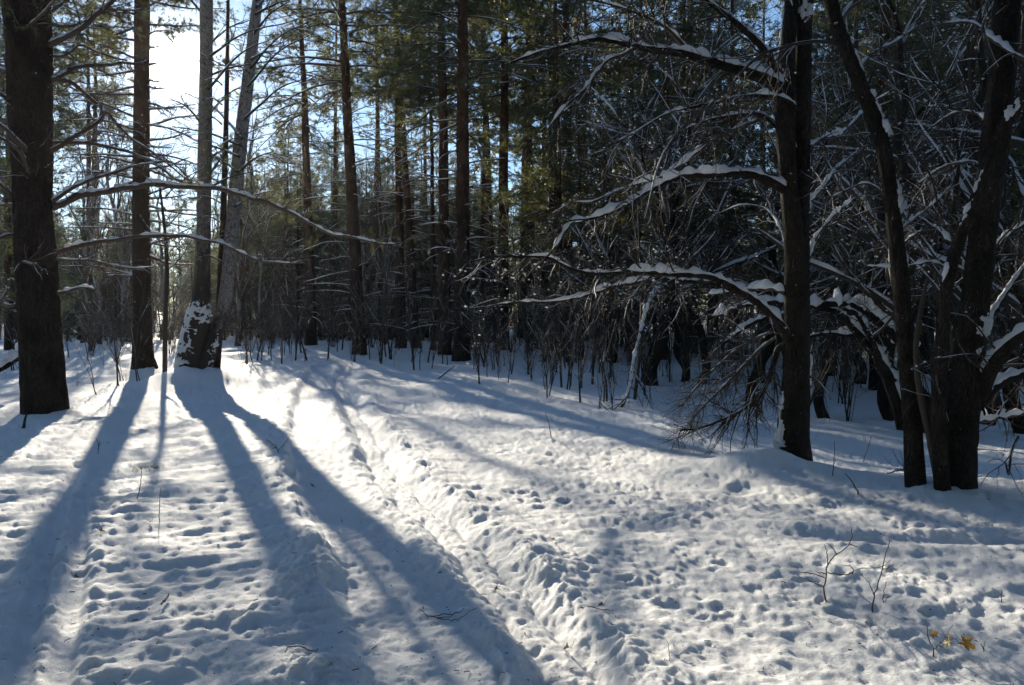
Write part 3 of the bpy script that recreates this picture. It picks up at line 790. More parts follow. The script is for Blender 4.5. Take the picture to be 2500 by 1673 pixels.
for px, w0, w1, dY, sn, tw, fi, bl, hm in RL:
    limb(t, B_R2, px, Y2 + .4, Y2 + .4 + dY, w0, w1, rng, sn, tw, fi, (.3, 1.0), .3, 0, 0, TWIG, TWIG, 7, hm, bl, .8, 0, caplump=13.)
shell(t, B_R2, r2, [(zpx(215, Y2), .22, (1, -.5), .8, .03), (zpx(275, Y2), .10, (1, -.6), .9, .05), (zpx(440, Y2), .20, (1, -.4), .7, .035), (zpx(120, Y2), .25, (1, -.3), .6, .02), (zpx(600, Y2), .1, (1, -.4), .5, .02)], 14)

t = thing("bare_tree", "thick dark bare tree with clustered stems and snowy side boughs at the thicket's edge", "tree", B_R3)
Y3 = B_R3[1]
r3a = px_trunk(t, B_R3, [(2192, 1128), (2196, 1028), (2207, 912), (2225, 756), (2246, 562), (2262, 430), (2275, 340), (2289, 215), (2304, 0), (2315, -250), (2325, -600)], Y3,
         [74, 68, 66, 62, 56, 56, 56, 52, 52, 44, 30], GREY_BARK, rng, 52, 280, .06, 81, .15, "stem", 12, 3)
r3b = px_trunk(t, B_R3, [(2156, 1105), (2147, 951), (2155, 795), (2163, 679), (2190, 562), (2232, 460), (2271, 358), (2307, 275), (2360, 190), (2450, 60), (2520, -100)], Y3 - .15,
         [34, 30, 27, 25, 25, 25, 24, 24, 22, 18, 12], GREY_BARK, rng, 30, 220, .06, 83, .0, "stem", 12, 3, dY=-.6)
px_trunk(t, B_R3, [(2150, 1115), (2128, 1000), (2105, 900), (2096, 800), (2108, 700), (2122, 640)], Y3 - .1, [20, 17, 14, 12, 9, 6], TWIG, rng, 14, 100, .05, 85, .0, "stem", 12, 3)
RL = [
    ([(2240, 905), (2265, 850), (2300, 800), (2350, 760), (2420, 720)], 40, 22, -.6, 1.0, 14, 50, 40, .02),
    ([(2235, 930), (2270, 890), (2310, 865), (2380, 850), (2460, 850)], 30, 18, .5, 1.2, 10, 40, 40, .03),
    ([(2230, 960), (2262, 965), (2290, 952), (2350, 945)], 12, 8, .4, 1.4, 8, 20, 20, .02),
    ([(2240, 760), (2280, 700), (2320, 640), (2380, 560)], 18, 8, .5, 1.0, 10, 40, 40, .012),
    ([(2250, 620), (2280, 560), (2330, 520), (2400, 480)], 14, 6, .8, 1.0, 10, 40, 40, .012),
    ([(2170, 970), (2150, 900), (2140, 860)], 6, 3, -.6, .2, 2, 4, 0, 0),
    ([(2290, 180), (2250, 70), (2258, 40)], 7, 4, -.7, .4, 4, 10, 4, 0),
    ([(2252, 70), (2290, 100), (2320, 125), (2380, 150)], 12, 9, -.6, .9, 8, 20, 14, .008),
    ([(2280, 300), (2230, 260), (2180, 260), (2120, 300)], 9, 3, .9, 1.0, 14, 60, 60, .008),
    ([(2270, 400), (2220, 370), (2160, 380), (2100, 420)], 9, 3, 1.2, 1.0, 14, 60, 60, .008),
    ([(2295, 100), (2240, 60), (2180, 50), (2110, 70)], 9, 3, 1.3, 1.0, 14, 60, 60, .008),
    ([(2180, 560), (2140, 520), (2090, 540), (2040, 580)], 7, 3, .9, 1.0, 10, 40, 40, .008),
    ([(2180, 620), (2130, 600), (2060, 610), (1980, 608)], 6, 2, .9, 1.1, 8, 30, 40, .01),
    ([(2330, 1000), (2315, 1040), (2310, 1085), (2300, 1060)], 7, 4, -.5, .2, 4, 8, 0, 0),
]
for px, w0, w1, dY, sn, tw, fi, bl, hm in RL:
    limb(t, B_R3, px, Y3, Y3 + dY, w0, w1, rng, sn, tw, fi, (.3, 1.0), .4, -.1, 0, GREY_BARK if w0 > 12 else TWIG, TWIG, 8, hm, bl, .85, -.15)
shell(t, B_R3, r3a, [(zpx(745, Y3), .09, (.5, -1), .7, .035), (zpx(800, Y3), .03, (.1, -1), .4, .02)], 12)
shell(t, B_R3, r3b, [(zpx(500, Y3), .12, (-1, -.4), .6, .03), (zpx(430, Y3), .10, (-1, -.4), .6, .03), (zpx(285, Y3), .12, (-.6, -.8), .8, .05), (zpx(215, Y3), .12, (-.6, -.8), .8, .05), (zpx(620, Y3), .1, (-1, -.2), .5, .02)], 12)

# arched trunks bent under snow behind the clump
t = thing("arched_tree", "bowed dark trunks weighed down by a thick pillow of snow", "tree", B_R4)
Y4 = B_R4[1]
AR = [
    ([(2072, 1000), (2056, 931), (2033, 873), (2006, 815), (1967, 768), (1928, 725), (1895, 706), (1850, 712), (1790, 720), (1720, 740), (1650, 790)], 34, 7, 0, 1.1, 16, 70, 60, .015),
    ([(2085, 990), (2082, 880), (2072, 800), (2029, 752), (1986, 714), (1947, 698), (1908, 694), (1850, 700), (1780, 690), (1700, 700), (1620, 730)], 30, 8, -.5, 1.8, 16, 70, 80, .045),
    ([(2060, 900), (2020, 830), (1990, 770), (1960, 720), (1930, 705)], 18, 9, -.4, 1.2, 8, 30, 30, .02),
    ([(1990, 770), (1950, 766), (1900, 764), (1850, 770), (1800, 785)], 14, 6, .3, 1.2, 8, 30, 30, .014),
    ([(1990, 735), (2010, 700), (2035, 660), (2060, 640)], 9, 6, -.4, 1.0, 4, 10, 10, .012),
]
for px, w0, w1, dY, sn, tw, fi, bl, hm in AR:
    limb(t, B_R4, px, Y4, Y4 + dY, w0, w1, rng, sn, tw, fi, (.3, 1.1), .5, -.1, 0, GREY_BARK, TWIG, 12, hm, bl, .95, -.35, caplump=6.0)
p0 = base(1420, 934)
t = thing("bent_sapling", "thin sapling bent to the ground, coated white with snow", "sapling", p0)
limb(t, p0, [(1530, 660), (1510, 655), (1483, 702), (1465, 766), (1451, 820), (1447, 856), (1440, 890), (1422, 932)], p0[1] + 1.5, p0[1], 10, 7, rng, 1.5, 12, 50, (.3, .8), .3, 0, bl=60, hmin=.012, steep=1.0, cover=-.15)
limb(t, p0, [(1450, 850), (1470, 890), (1490, 930), (1500, 955)], p0[1], p0[1] - .5, 4, 2, rng, .6, 8, 30, (.2, .5), .3)
limb(t, p0, [(1440, 900), (1400, 940), (1370, 920)], p0[1], p0[1] - .3, 4, 2, rng, .6, 8, 30, (.2, .5), .3)
print("near right done", TRIS)

# ------------------------------------------------------------------ pines
def pine_parts(rng, H, r0, lean=(0, 0), bare=1.3, live0=4.5, Lmax=3.0, step=.5, tw=13, m=9, nl=(.10, .17), nw=.012, snow=1.0, sides=14, tuft=1.5, dead=.9):
    z = np.linspace(-.3, H, 16)
    wob = np.cumsum(rng.normal(0, .03, (16, 2)), 0) * np.linspace(0, 1, 16)[:, None]
    pts = np.stack([lean[0] * z + wob[:, 0], lean[1] * z + wob[:, 1], z], 1)
    rad = r0 * np.clip(1 - np.linspace(0, 1, 16), 0.02, 1) ** .75
    tb = MB(); p, r = trunk(tb, pts, rad, sides, 70, .05, 6, 1.6, int(rng.integers(99)), .25, .5)
    zz = bare; Bl, Rl, Bd, Rd_ = [], [], [], []
    while zz < H - .4:
        for _ in range(rng.integers(2, 5)):
            z0 = zz + rng.uniform(-.12, .12)
            a = rng.uniform(0, 2 * math.pi)
            f = (z0 - live0) / (H - live0)
            live = f > rng.uniform(-.06, .08)
            if live: L = Lmax * max(.12, (1 - max(f, 0)) ** .7) * rng.uniform(.6, 1.15)
            else:
                L = rng.uniform(.5, 2.4) * dead
                if rng.random() > dead: continue
            el = rng.uniform(-.05, .35) + .35 * max(f, 0)
            K = 8; d = np.array([math.cos(a) * math.cos(el), math.sin(a) * math.cos(el), math.sin(el)])
            c = np.array([np.interp(z0, p[:, 2], p[:, 0]), np.interp(z0, p[:, 2], p[:, 1]), z0])
            q = [c]
            for k in range(K - 1):
                d = d + rng.normal(0, .07, 3) + np.array([0, 0, (-.13 if k < 4 else .06) if live else -.06]); d /= np.linalg.norm(d)
                q.append(q[-1] + d * L / (K - 1))
            rb = (.010 + .009 * L) * np.linspace(1, .25, K)
            (Bl if live else Bd).append(np.array(q)); (Rl if live else Rd_).append(rb)
        zz += step * rng.uniform(.8, 1.2)
    br, nd, sn = MB(), MB(), MB()
    if Bd:
        Bd, Rd_ = np.array(Bd), np.array(Rd_)
        br.tubes(Bd, Rd_, 4)
        a, ra = spawn(Bd, Rd_, len(Bd) * 4, rng, (.2, .7), (30, 70), (.25, 1), 4, .45, 0, .1, .15, .003, .5); br.tubes(a, ra, 3)
        if snow: sn.caps(Bd, Rd_ * 1.1, rng, 1.0 * snow, 5, .75, .006, .05, 5)
    if Bl:
        Bl, Rl = np.array(Bl), np.array(Rl)
        br.tubes(Bl, Rl, 4)
        a, ra = spawn(Bl, Rl, len(Bl) * tw, rng, (.3, .95), (25, 65), (.22, 1), 5, .5, .1, .12, .12, .003, .45)
        br.tubes(a[:, ::2], ra[:, ::2], 3)
        b, rb = spawn(a, ra, int(len(a) * 1.6), rng, (.15, .42), (25, 60), (.2, 1), 4, .6, .1, .0, .12, .002, .6)
        S = np.concatenate([a[:, 1:].reshape(-1, 3), b[:, 1:].reshape(-1, 3)])
        Dd = np.concatenate([np.diff(a, axis=1).reshape(-1, 3), np.diff(b, axis=1).reshape(-1, 3)])
        n = min(int(len(a) * tuft * 2), len(S)); i = rng.choice(len(S), n, replace=False)
        D = Dd[i] / (np.linalg.norm(Dd[i], axis=1, keepdims=True) + 1e-9); D[:, 2] += .15
        nd.needles(S[i], D, rng, m, nl, nw, 1.0)
        if snow:
            sn.caps(Bl[:, :7], Rl[:, :7] * 1.1, rng, .8 * snow, 5, .75, .006, .25, 5)
            k = int(len(a) * .16 * snow); j = rng.choice(len(S), k, replace=False)
            rr = rng.uniform(.02, .065, k); sn.blobs(S[j] + np.array([0, 0, .03]), rr, rng, .6)
    return tb, br, nd, sn

def make_pine(loc, label, parts, name="pine_tree", group=None, bark=None, needle=None):
    t = thing(name, label, "tree", loc, group)
    tb, br, nd, sn = parts
    obj("trunk", tb, bark or PINE_BARK, t)
    c = obj("crown", br, PINE_LIMB, t)
    if nd.V: obj("needles", nd, needle or NEEDLE, c, smooth=False)
    if sn.V: obj("snow_sprays", sn, SNOWB, c)
    return t

MID = [  # base px, top px, width px, height m, first live m, longest bough m, label
    ((712, 790), (694, 230), 25, 20, 10.8, 3.9, "pine standing beside the far end of the snowmobile trail, first past the birch"),
    ((823, 810), (783, 170), 31, 22, 10.4, 5.0, "pine with a slightly leaning trunk right behind the bend of the trail"),
    ((918, 797), (910, 300), 23, 20, 10.8, 3.4, "slim reddish pine, taller of the close pair in the middle of the picture"),
    ((952, 798), (925, 420), 20, 18, 10.4, 2.8, "slim leaning pine crossing behind its neighbour in the close pair"),
    ((992, 802), (988, 300), 13, 17, 9.8, 2.2, "thinnest pine in the row left of the thick central pine"),
    ((1018, 812), (1011, 280), 29, 22, 10.2, 3.4, "orange-barked pine standing just left of the thick central pine"),
    ((1056, 826), (1064, 0), 38, 22, 8.4, 4.2, "thick central pine with many bare horizontal boughs"),
    ((1100, 790), (1106, 380), 15, 17, 9.0, 2.6, "thin pine just right of the thick central pine"),
    ((1262, 800), (1268, 300), 16, 15, 4.5, 2.8, "dark pine behind the snowy twigs in the centre"),
    ((1680, 800), (1676, 250), 18, 16, 4.0, 3.2, "dark pine seen just left of the double-stemmed tree"),
]
HERO_XY = [tuple(b[:2]) for b in (B_L1, B_L2, B_BI, B_R1, B_R2, B_R3, B_R4)]
rng = np.random.default_rng(77)
for (bu, bv), (tu, tv), w, H, lv, Lm, lab in MID:
    b = base(bu, bv); b[2] = zat(b[0], b[1]); tp = at(tu, tv, b[1])
    lean = ((tp[0] - b[0]) / (tp[2] - b[2]) * .8, 0)
    make_pine(b, lab, pine_parts(rng, H, w / FD * b[1] * .5 / .97, lean, 1.2, lv, Lm, .50, 11, 9, (.14, .24), .022, .9, tuft=2.2 if bu == 712 else 2.4, dead=1.0))
    HERO_XY.append((b[0], b[1]))
print("mid pines", TRIS)

# five kinds of backdrop pine, then copies
rng = np.random.default_rng(99)
KINDS = [
    pine_parts(rng, 19, .22, (.01, 0), 2.0, 7.0, 3.2, .55, 11, 8, (.16, .28), .024, .7, 9, 2.0, .7),
    pine_parts(rng, 15, .18, (-.01, 0), .8, 2.0, 3.2, .48, 11, 8, (.16, .28), .024, .9, 9, 2.0, .8),
    pine_parts(rng, 21, .25, (0, .01), 2.5, 10.0, 3.8, .50, 12, 8, (.16, .28), .024, .6, 9, 2.2, .7),
    pine_parts(rng, 10, .12, (.02, 0), .5, .9, 2.7, .40, 11, 8, (.14, .25), .024, 1.0, 8, 2.0, .8),
    pine_parts(rng, 17, .20, (.0, 0), 1.4, 3.4, 3.6, .50, 11, 8, (.16, .28), .024, .8, 9, 2.0, .8),
]
PROTO = [make_pine((0, 0, 0), "", k, "pine_tree", None, None, NEEDLE_D if i in (3,) else NEEDLE) for i, k in enumerate(KINDS)]
used = [False] * len(PROTO)
def where(u, y):
    for lim, ph in ((110, "past the old pine"), (330, "left of the sun"), (480, "under the sun"), (620, "behind the twin birch"), (830, "behind the trail's end"), (1000, "behind the close pine pair"),
                    (1130, "behind the thick central pine"), (1400, "behind the snowy twigs"), (1780, "behind the arching limbs"), (1960, "beside the double-stemmed tree"), (2160, "behind the leaning tree"), (9999, "at the picture's right edge")):
        if u < lim: break
    return ph + (", deeper in" if y > 80 else ", farther back" if y > 55 else "")
PINE_NAMES = ["tall pine with a high crown", "bushy mid-height pine", "straight pine with a long clean trunk", "young dark low-branched pine", "wide-crowned pine"]
def u_of(x, y): return CXD + FD * x / y
def put(protos, flags, i, x, y, rz, s, label, group, tilt=0.0, dz=0.0):
    if flags[i]: o = copy_thing(protos[i])
    else: o = protos[i]; flags[i] = True
    o.location = (x, y, zat(x, y) - .02 + dz); o.rotation_euler = (tilt * math.cos(rz), tilt * math.sin(rz), rz); o.scale = (s, s, s)
    if '{' in label: label = label.replace('{}', where(u_of(x, y), y))
    tag(o, label, None, group)
    return o

TRAIL = np.concatenate([LANE_L, LANE_R])
def clear_of(x, y, dmin, pts):
    return all((x - a) ** 2 + (y - b) ** 2 > dmin * dmin for a, b in pts)
def u_of(x, y): return CXD + FD * x / y

placed = list(HERO_XY)
for q, (u, y, lab) in enumerate(((765, 49, "tall slim pine whose crown hangs over the far trail"), (868, 43, "tall slim pine between the leaning trunk and the close pair"),
                     (975, 52, "tall slim pine behind the close pair"), (205, 46, "tall slim pine between the old pine and the sun"), (-20, 30, "tall slim pine at the very edge beyond the old pine"))):
    x = (u - CXD) / FD * y
    make_pine((x, y, zat(x, y)), lab, pine_parts(rng, 25, .19, (rng.normal(0, .01), 0), 5.0, 10.6 if y == 33 else 13.6 if u > 0 else 9, 2.9 if y == 33 else 4.0, .55, 9, 8, (.18, .30), .028, .6, 9, 2.4, .6))
    placed.append((x, y))
n_pine = 0
def pine_at(i, u, y, s, lab=None, grp="pines of the backdrop forest"):
    x = (u - CXD) / FD * y; placed.append((x, y))
    put(PROTO, used, i, x, y, rng.uniform(0, 6.28), s, lab or PINE_NAMES[i], grp, rng.normal(0, .02))
for u, y, s_ in ((1128, 41, 1.1), (1195, 49, 1.15), (1335, 43, 1.1), (1405, 51, 1.15), (1475, 39, 1.05), (1560, 46, 1.1), (1645, 41, 1.05), (1745, 50, 1.15), (1900, 44, 1.1), (2060, 40, 1.05), (1150, 33, 1.1), (1215, 38, 1.12), (80, 36, 1.15), (30, 46, 1.2), (215, 56, 1.2), (1300, 34, 1.1)):
    pine_at(2, u, y, s_, "pine with a long bare trunk and high crown {}", "high-crowned pines before the backdrop")
for k in range(9000):
    if n_pine >= 235: break
    u = rng.uniform(-110, 2460) if rng.random() < .6 else rng.uniform(540, 960)
    y = rng.uniform(60, 104) if u < 1230 else 27 + 70 * rng.random() ** 1.3
    x = (u - CXD) / FD * y
    if 360 < u < 430 and y < 90: continue                 # towards the sun
    if 90 < u < 540 and (y < 72 or rng.random() < .35): continue
    if 1130 < u < 1205 and y < 84: continue
    if 960 < u < 1125 and (y < 72 or rng.random() < .3): continue
    if 1300 < u < 1800 and rng.random() < .45: continue               # bright gap in the middle
    if not clear_of(x, y, 1.8 + y * .010, placed): continue
    i = int(rng.choice(5, p=[.10, .32, .06, .20, .32] if u < 1230 else [.2, .28, .1, .17, .25]))
    sc_ = rng.uniform(.85, 1.1)
    if u < 1000: i = 1 if i in (0, 2) else i; sc_ = min(sc_, .98)
    placed.append((x, y)); n_pine += 1
    put(PROTO, used, i, x, y, rng.uniform(0, 6.28), sc_, PINE_NAMES[i] + " {}", "pines of the backdrop forest", rng.normal(0, .02))
for k in range(4000):                                       # lower pines that close the view under the sun's height
    if n_pine >= 300: break
    u = rng.uniform(545, 1120) if rng.random() < .8 else rng.uniform(90, 545); y = rng.uniform(42, 64); x = (u - CXD) / FD * y
    if 350 < u < 440 or 690 < u < 790 and y < 50: continue
    if not clear_of(x, y, 1.7, placed): continue
    i = int(rng.choice([1, 3, 3, 4])); Hk = (19, 15, 21, 10, 17)[i]
    sc_ = min(1.0, .307 * (y - 6) / .916 * .95 / Hk)
    if u < 545: i = 3; sc_ = rng.uniform(.6, .9)
    placed.append((x, y)); n_pine += 1
    put(PROTO, used, i, x, y, rng.uniform(0, 6.28), sc_ * rng.uniform(.85, 1.0), "shorter " + PINE_NAMES[i] + " {}", "pines of the backdrop forest", rng.normal(0, .02))
# the wood beyond: one mass
ff, ft = MB(), MB()
frng = np.random.default_rng(17)
for k in range(250):
    az = frng.uniform(-42, 42); dd = frng.uniform(106, 175); x, y = dd * math.sin(R(az)), dd * math.cos(R(az))
    h = frng.uniform(8, 15); z0 = zat(x, y)
    zz = z0 + h * frng.random(56) ** .8; rr = 2.4 * (1 - (zz - z0) / h) ** .7 * np.sqrt(frng.random(56)) + .1; aa = frng.uniform(0, 6.28, 56)
    D = np.stack([np.cos(aa), np.sin(aa), np.full(56, -.1)], 1)
    ff.needles(np.stack([x + rr * np.cos(aa), y + rr * np.sin(aa), zz], 1), D, frng, 5, (.5, 1.1), .22, 1.0)
    ft.tubes(np.array([[x, y, z0 - .2], [x, y, z0 + h * .5], [x, y, z0 + h]]), np.array([.16, .1, .02]), 3)
for k in range(115):  # unseen wood beside and behind the camera, added to cut skylight on the snow
    az = frng.uniform(58, 302); dd = frng.uniform(6, 32); x, y = dd * math.sin(R(az)), dd * math.cos(R(az))
    h = frng.uniform(14, 20); z0 = zat(x, y); n_ = 150
    zz = z0 + h * (.22 + .78 * frng.random(n_)); rr = 3.0 * (1 - (zz - z0) / h) ** .6 * np.sqrt(frng.random(n_)) + .1; aa = frng.uniform(0, 6.28, n_)
    ff.needles(np.stack([x + rr * np.cos(aa), y + rr * np.sin(aa), zz], 1), np.stack([np.cos(aa), np.sin(aa), np.full(n_, -.1)], 1), frng, 4, (.4, .9), .2, 1.0)
    ft.tubes(np.array([[x, y, z0 - .2], [x, y, z0 + h * .5], [x, y, z0 + h]]), np.array([.2, .12, .02]), 6)
fo = obj("far_forest", ff, NEEDLE, None, smooth=False)
tag(fo, "mass of conifers closing the forest all around", "forest", None, "stuff")
obj("trunks_foliage", ft, PINE_BARK, fo)
# nearer dark pines to the right, behind the bare trees
for u, y, i, s in ((1330, 27, 3, .9), (1440, 31, 1, 1.), (1560, 29, 4, .95), (1900, 24, 1, 1.), (2010, 19, 4, 1.), (2120, 23, 0, 1.), (2210, 17, 1, 1.05), (2330, 20, 4, 1.1), 
                   (1830, 30, 4, 1.), (2080, 30, 1, 1.1), (2290, 28, 0, 1.), (2400, 26, 4, 1.), (1960, 33, 0, 1.), (-80, 24, 1, 1.), (20, 33, 4, .9)):
    x = (u - CXD) / FD * y
    lab = {1: "bushy dark pine close {}", 4: "wide dark pine close {}", 0: "tall dark pine close {}", 3: "short dark pine behind the snowy arching limbs"}[i]
    if u < 100: lab = "green pine close behind the old trunk at the picture's edge"
    placed.append((x, y))
    put(PROTO, used, i, x, y, u * .7, s, lab, "nearer pines behind the bare trees")

# ------------------------------------------------------------------ bare deciduous trees
def bare_parts(rng, H, r0, bend=.02, n1=16, tw=9, snow=.8, mat_=TWIG, low=.18, elev=(25, 55), fork=True):
    z = np.linspace(-.2, H, 14)
    c = np.cumsum(rng.normal(0, .09, (14, 2)), 0) * (1 + bend * 8)
    a0 = rng.uniform(0, 6.28)
    pts = np.stack([c[:, 0] + bend * math.cos(a0) * z * z / 2, c[:, 1] + bend * math.sin(a0) * z * z / 2, z], 1)
    rad = r0 * np.clip(1 - np.linspace(0, 1, 14), .03, 1) ** .7
    tb = MB(); p, r = trunk(tb, pts, rad, 12, 60, .05, 8, 2, int(rng.integers(99)), .2, .4)
    br, sn = MB(), MB()
    a, ra = spawn(p, r, n1, rng, (H * .25, H * .5), elev, (low, .95), 9, .55, .35, -.1, .09, .008)
    br.tubes(a, ra, 5)
    b, rb = spawn(a, ra, n1 * tw, rng, (.5, 1.6), (25, 60), (.15, 1), 6, .5, .1, .1, .13, .004); br.tubes(b, rb, 3)
    c2, rc = spawn(b, rb, n1 * tw * 3, rng, (.25, .8), (25, 60), (.15, 1), 4, .6, 0, .2, .15, .003); br.tubes(c2, rc, 3)
    if snow:
        sn.caps(a, ra, rng, 1.2 * snow, 6, .8, .010, -.05, 5); sn.caps(b, np.maximum(rb, .006), rng, 1.2 * snow, 5, .75, .005, .8, 7)
        al = c2.reshape(-1, 3); k = int(len(al) * .10); sn.blobs(al[rng.choice(len(al), k)], rng.uniform(.008, .026, k), rng)
    return tb, br, sn
def make_bare(parts, bark, name="bare_tree", twig=None):
    t = thing(name, "", "tree"); tb, br, sn = parts
    obj("trunk", tb, bark, t); c = obj("crown", br, twig or TWIG, t)
    if sn.V: obj("snow_sprays", sn, SNOWB, c)
    return t
rng = np.random.default_rng(123)
BARE = [make_bare(bare_parts(rng, 12, .13, .01, 16, 9, .3), BIRCH, "birch_tree", TWIG_RED), make_bare(bare_parts(rng, 10, .11, .015, 16, 9, .3), BIRCH, "birch_tree", TWIG_RED),
        make_bare(bare_parts(rng, 8, .13, .05, 18, 9, 1.0), GREY_BARK), make_bare(bare_parts(rng, 7, .10, .09, 18, 9, 1.2), GREY_BARK), make_bare(bare_parts(rng, 5.5, .06, .04, 14, 8, .8), GREY_BARK)]
bu = [False] * 5
BL = ["slender birch {}", "thin-crowned birch {}", "bare snow-dusted tree {}",
      "crooked bare snow-lined tree {}", "small bare snow-dusted tree {}"]
def bare_at(i, u, y, rz, s, lab=None, grp=None):
    x = (u - CXD) / FD * y
    return put(BARE, bu, i, x, y, rz, s, lab or BL[i], grp or ("birches towards the sun" if i < 2 else "bare trees in the thicket"))
for k in range(34):                                        # towards the sun: thin birches only
    u = rng.uniform(100, 600); y = rng.uniform(34, 85)
    if 360 < u < 430: continue
    if u > 430: y = rng.uniform(60, 95)
    bare_at(int(rng.integers(0, 2)), u, y, rng.uniform(0, 6), rng.uniform(.75, 1.2))
make_pine((( 655 - CXD) / FD * 47.6, 47.6, zat((655 - CXD) / FD * 47.6, 47.6)), "flat-topped pine behind the far end of the trail, added to shade the snow", pine_parts(rng, 13.6, .17, (0, 0), 2.0, 9.6, 3.0, .4, 12, 9, (.14, .25), .022, .8, 10, 2.0, .9))  # added pine, crown kept high and shallow to cast a shade band
bare_at(0, 545, 37, 1.0, 1.0, "slender birch right behind the twin birch, added for partial shade", "birches towards the sun")  # added birch, its twigs partly shade the near snow
bare_at(1, 377, 50, 2.0, 1.25, "slim birch standing right under the sun", "birches towards the sun")
bare_at(0, 290, 40, 4.0, 1.1, "slim birch just left of the sun's pine", "birches towards the sun")
for k in range(26):
    u = rng.uniform(600, 1300); y = rng.uniform(36, 60)
    if 660 < u < 800 and y < 46: continue
    bare_at(4 if rng.random() < .6 else 1, u, y, rng.uniform(0, 6), rng.uniform(.8, 1.1), None if 0 else "small bare tree among the pine trunks {}", "bare trees among the pines")
for u, y, i, s in ((1508, 20.5, 2, 1.15), (1478, 21.5, 3, 1.), (1564, 21, 2, .8), (1612, 20.5, 3, 1.1), (1400, 26, 2, 1.), (1720, 17, 3, 1.), (1880, 15, 3, 1.), (1900, 22, 2, 1.1), (1932, 21, 3, .9), (1960, 20, 2, 1.),
                   (2030, 15, 3, 1.1), (2110, 13, 2, 1.), (2180, 16, 3, 1.2), (2260, 14, 2, 1.1), (2330, 13, 3, 1.2), (2400, 12, 2, 1.), (2000, 25, 4, 1.2), (1790, 24, 4, 1.2), (1650, 26, 4, 1.2), (2160, 22, 4, 1.2), (2280, 19, 4, 1.3),
                   (2480, 16, 3, 1.3), (1750, 21, 2, 1.1), (1300, 30, 4, 1.1), (2220, 11.5, 4, 1.), (2060, 18, 4, 1.3)):
    bare_at(i, u, y, u * 1.3, s)

# ------------------------------------------------------------------ shrubs and saplings of the undergrowth
def shrub_parts(rng, H, stems, spread=.3, tw=7, f=3, r=.008, snow=.3):
    mb, sn = MB(), MB()
    P = np.zeros((stems, 8, 3)); Rr = np.zeros((stems, 8))
    for s in range(stems):
        a = rng.uniform(0, 6.28); h = H * rng.uniform(.5, 1.1); d = np.array([math.cos(a) * spread, math.sin(a) * spread, 1.]); q = np.array([rng.normal(0, .12 * spread * 3), rng.normal(0, .12 * spread * 3), -.1])
        for k in range(8):
            P[s, k] = q; d = d / np.linalg.norm(d) + rng.normal(0, .10, 3) + np.array([0, 0, .05]); q = q + d / np.linalg.norm(d) * h / 7
        Rr[s] = r * rng.uniform(.7, 1.3) * np.linspace(1, .3, 8)
    mb.tubes(P, Rr, 4)
    a, ra = spawn(P, Rr, stems * tw, rng, (H * .15, H * .42), (20, 55), (.2, 1), 5, .6, .2, 0, .12, .003); mb.tubes(a, ra, 3)
    b, rb = spawn(a, ra, stems * tw * f, rng, (H * .08, H * .22), (20, 60), (.2, 1), 4, .7, .1, .05, .14, .0022); mb.tubes(b, rb, 3)
    if snow:
        sn.caps(a, np.maximum(ra, .004), rng, 1.0, 4, .7, .003, .6, 7)
        al = np.concatenate([a.reshape(-1, 3), b.reshape(-1, 3)]); k = int(len(al) * .05 * snow * 3); sn.blobs(al[rng.choice(len(al), k)], rng.uniform(.006, .018, k), rng)
    return mb, sn, b
def make_shrub(name, parts, m, cat, leaves=0, rng=None):
    mb, sn, b = parts
    t = thing(name, "", cat); o = obj("stems_foliage", mb, m, t)
    if sn.V: obj("snow_sprays", sn, SNOWB, t)
    if leaves:
        C = b[rng.integers(0, len(b), leaves), -1]; lf = MB(); D = rng.normal(0, 1, (leaves, 3)); D[:, 2] -= 1; D /= np.linalg.norm(D, axis=1, keepdims=True)
        lf.needles(C, D, rng, 1, (.04, .08), .035, .2); obj("dry_leaves", lf, DRY, t, smooth=False)
    return t
rng = np.random.default_rng(321)
SH = [make_shrub("bare_shrub", shrub_parts(rng, h, s, .15, 6, 3, .014, .3), m, "shrub", lf, rng) for h, s, m, lf in
      ((3.4, 11, TWIG, 0), (2.8, 9, TWIG_RED, 26), (4.2, 10, TWIG, 0), (2.6, 11, TWIG, 0), (3.2, 8, TWIG_RED, 14), (5.2, 9, TWIG, 0))]
SP = [make_shrub("bare_sapling", shrub_parts(rng, h, s, .06, w, 2, r, .3), m, "sapling", 0, rng) for h, s, w, r, m in
      ((3.6, 1, 10, .024, TWIG), (2.6, 2, 8, .015, TWIG), (4.6, 1, 12, .034, TWIG), (1.7, 2, 6, .009, TWIG_RED), (3.0, 3, 7, .015, TWIG), (1.1, 3, 4, .006, TWIG_RED))]
su, pu = [False] * 6, [False] * 6
for k in range(290):                                        # thicket between the pines
    y = 25 + 34 * rng.random(); u = rng.uniform(-40, 2400); x = (u - CXD) / FD * y
    if 560 < u < 900 and y < 34: continue
    if 250 < u < 560 and y < 29: continue
    if u > 1700 and rng.random() < .3: y = rng.uniform(14, 26); x = (u - CXD) / FD * y
    i = int(rng.integers(0, 6))
    if 200 < u < 720 and rng.random() < .5: i = int(rng.choice([1, 4]))
    put(SH, su, i, x, y, rng.uniform(0, 6.28), rng.uniform(.7, 1.15),
        ["tall dark", "russet-leaved", "taller dark", "low dark", "sparse russet-leaved", "tallest dark"][i] + " many-stemmed shrub {}", "undergrowth shrubs")
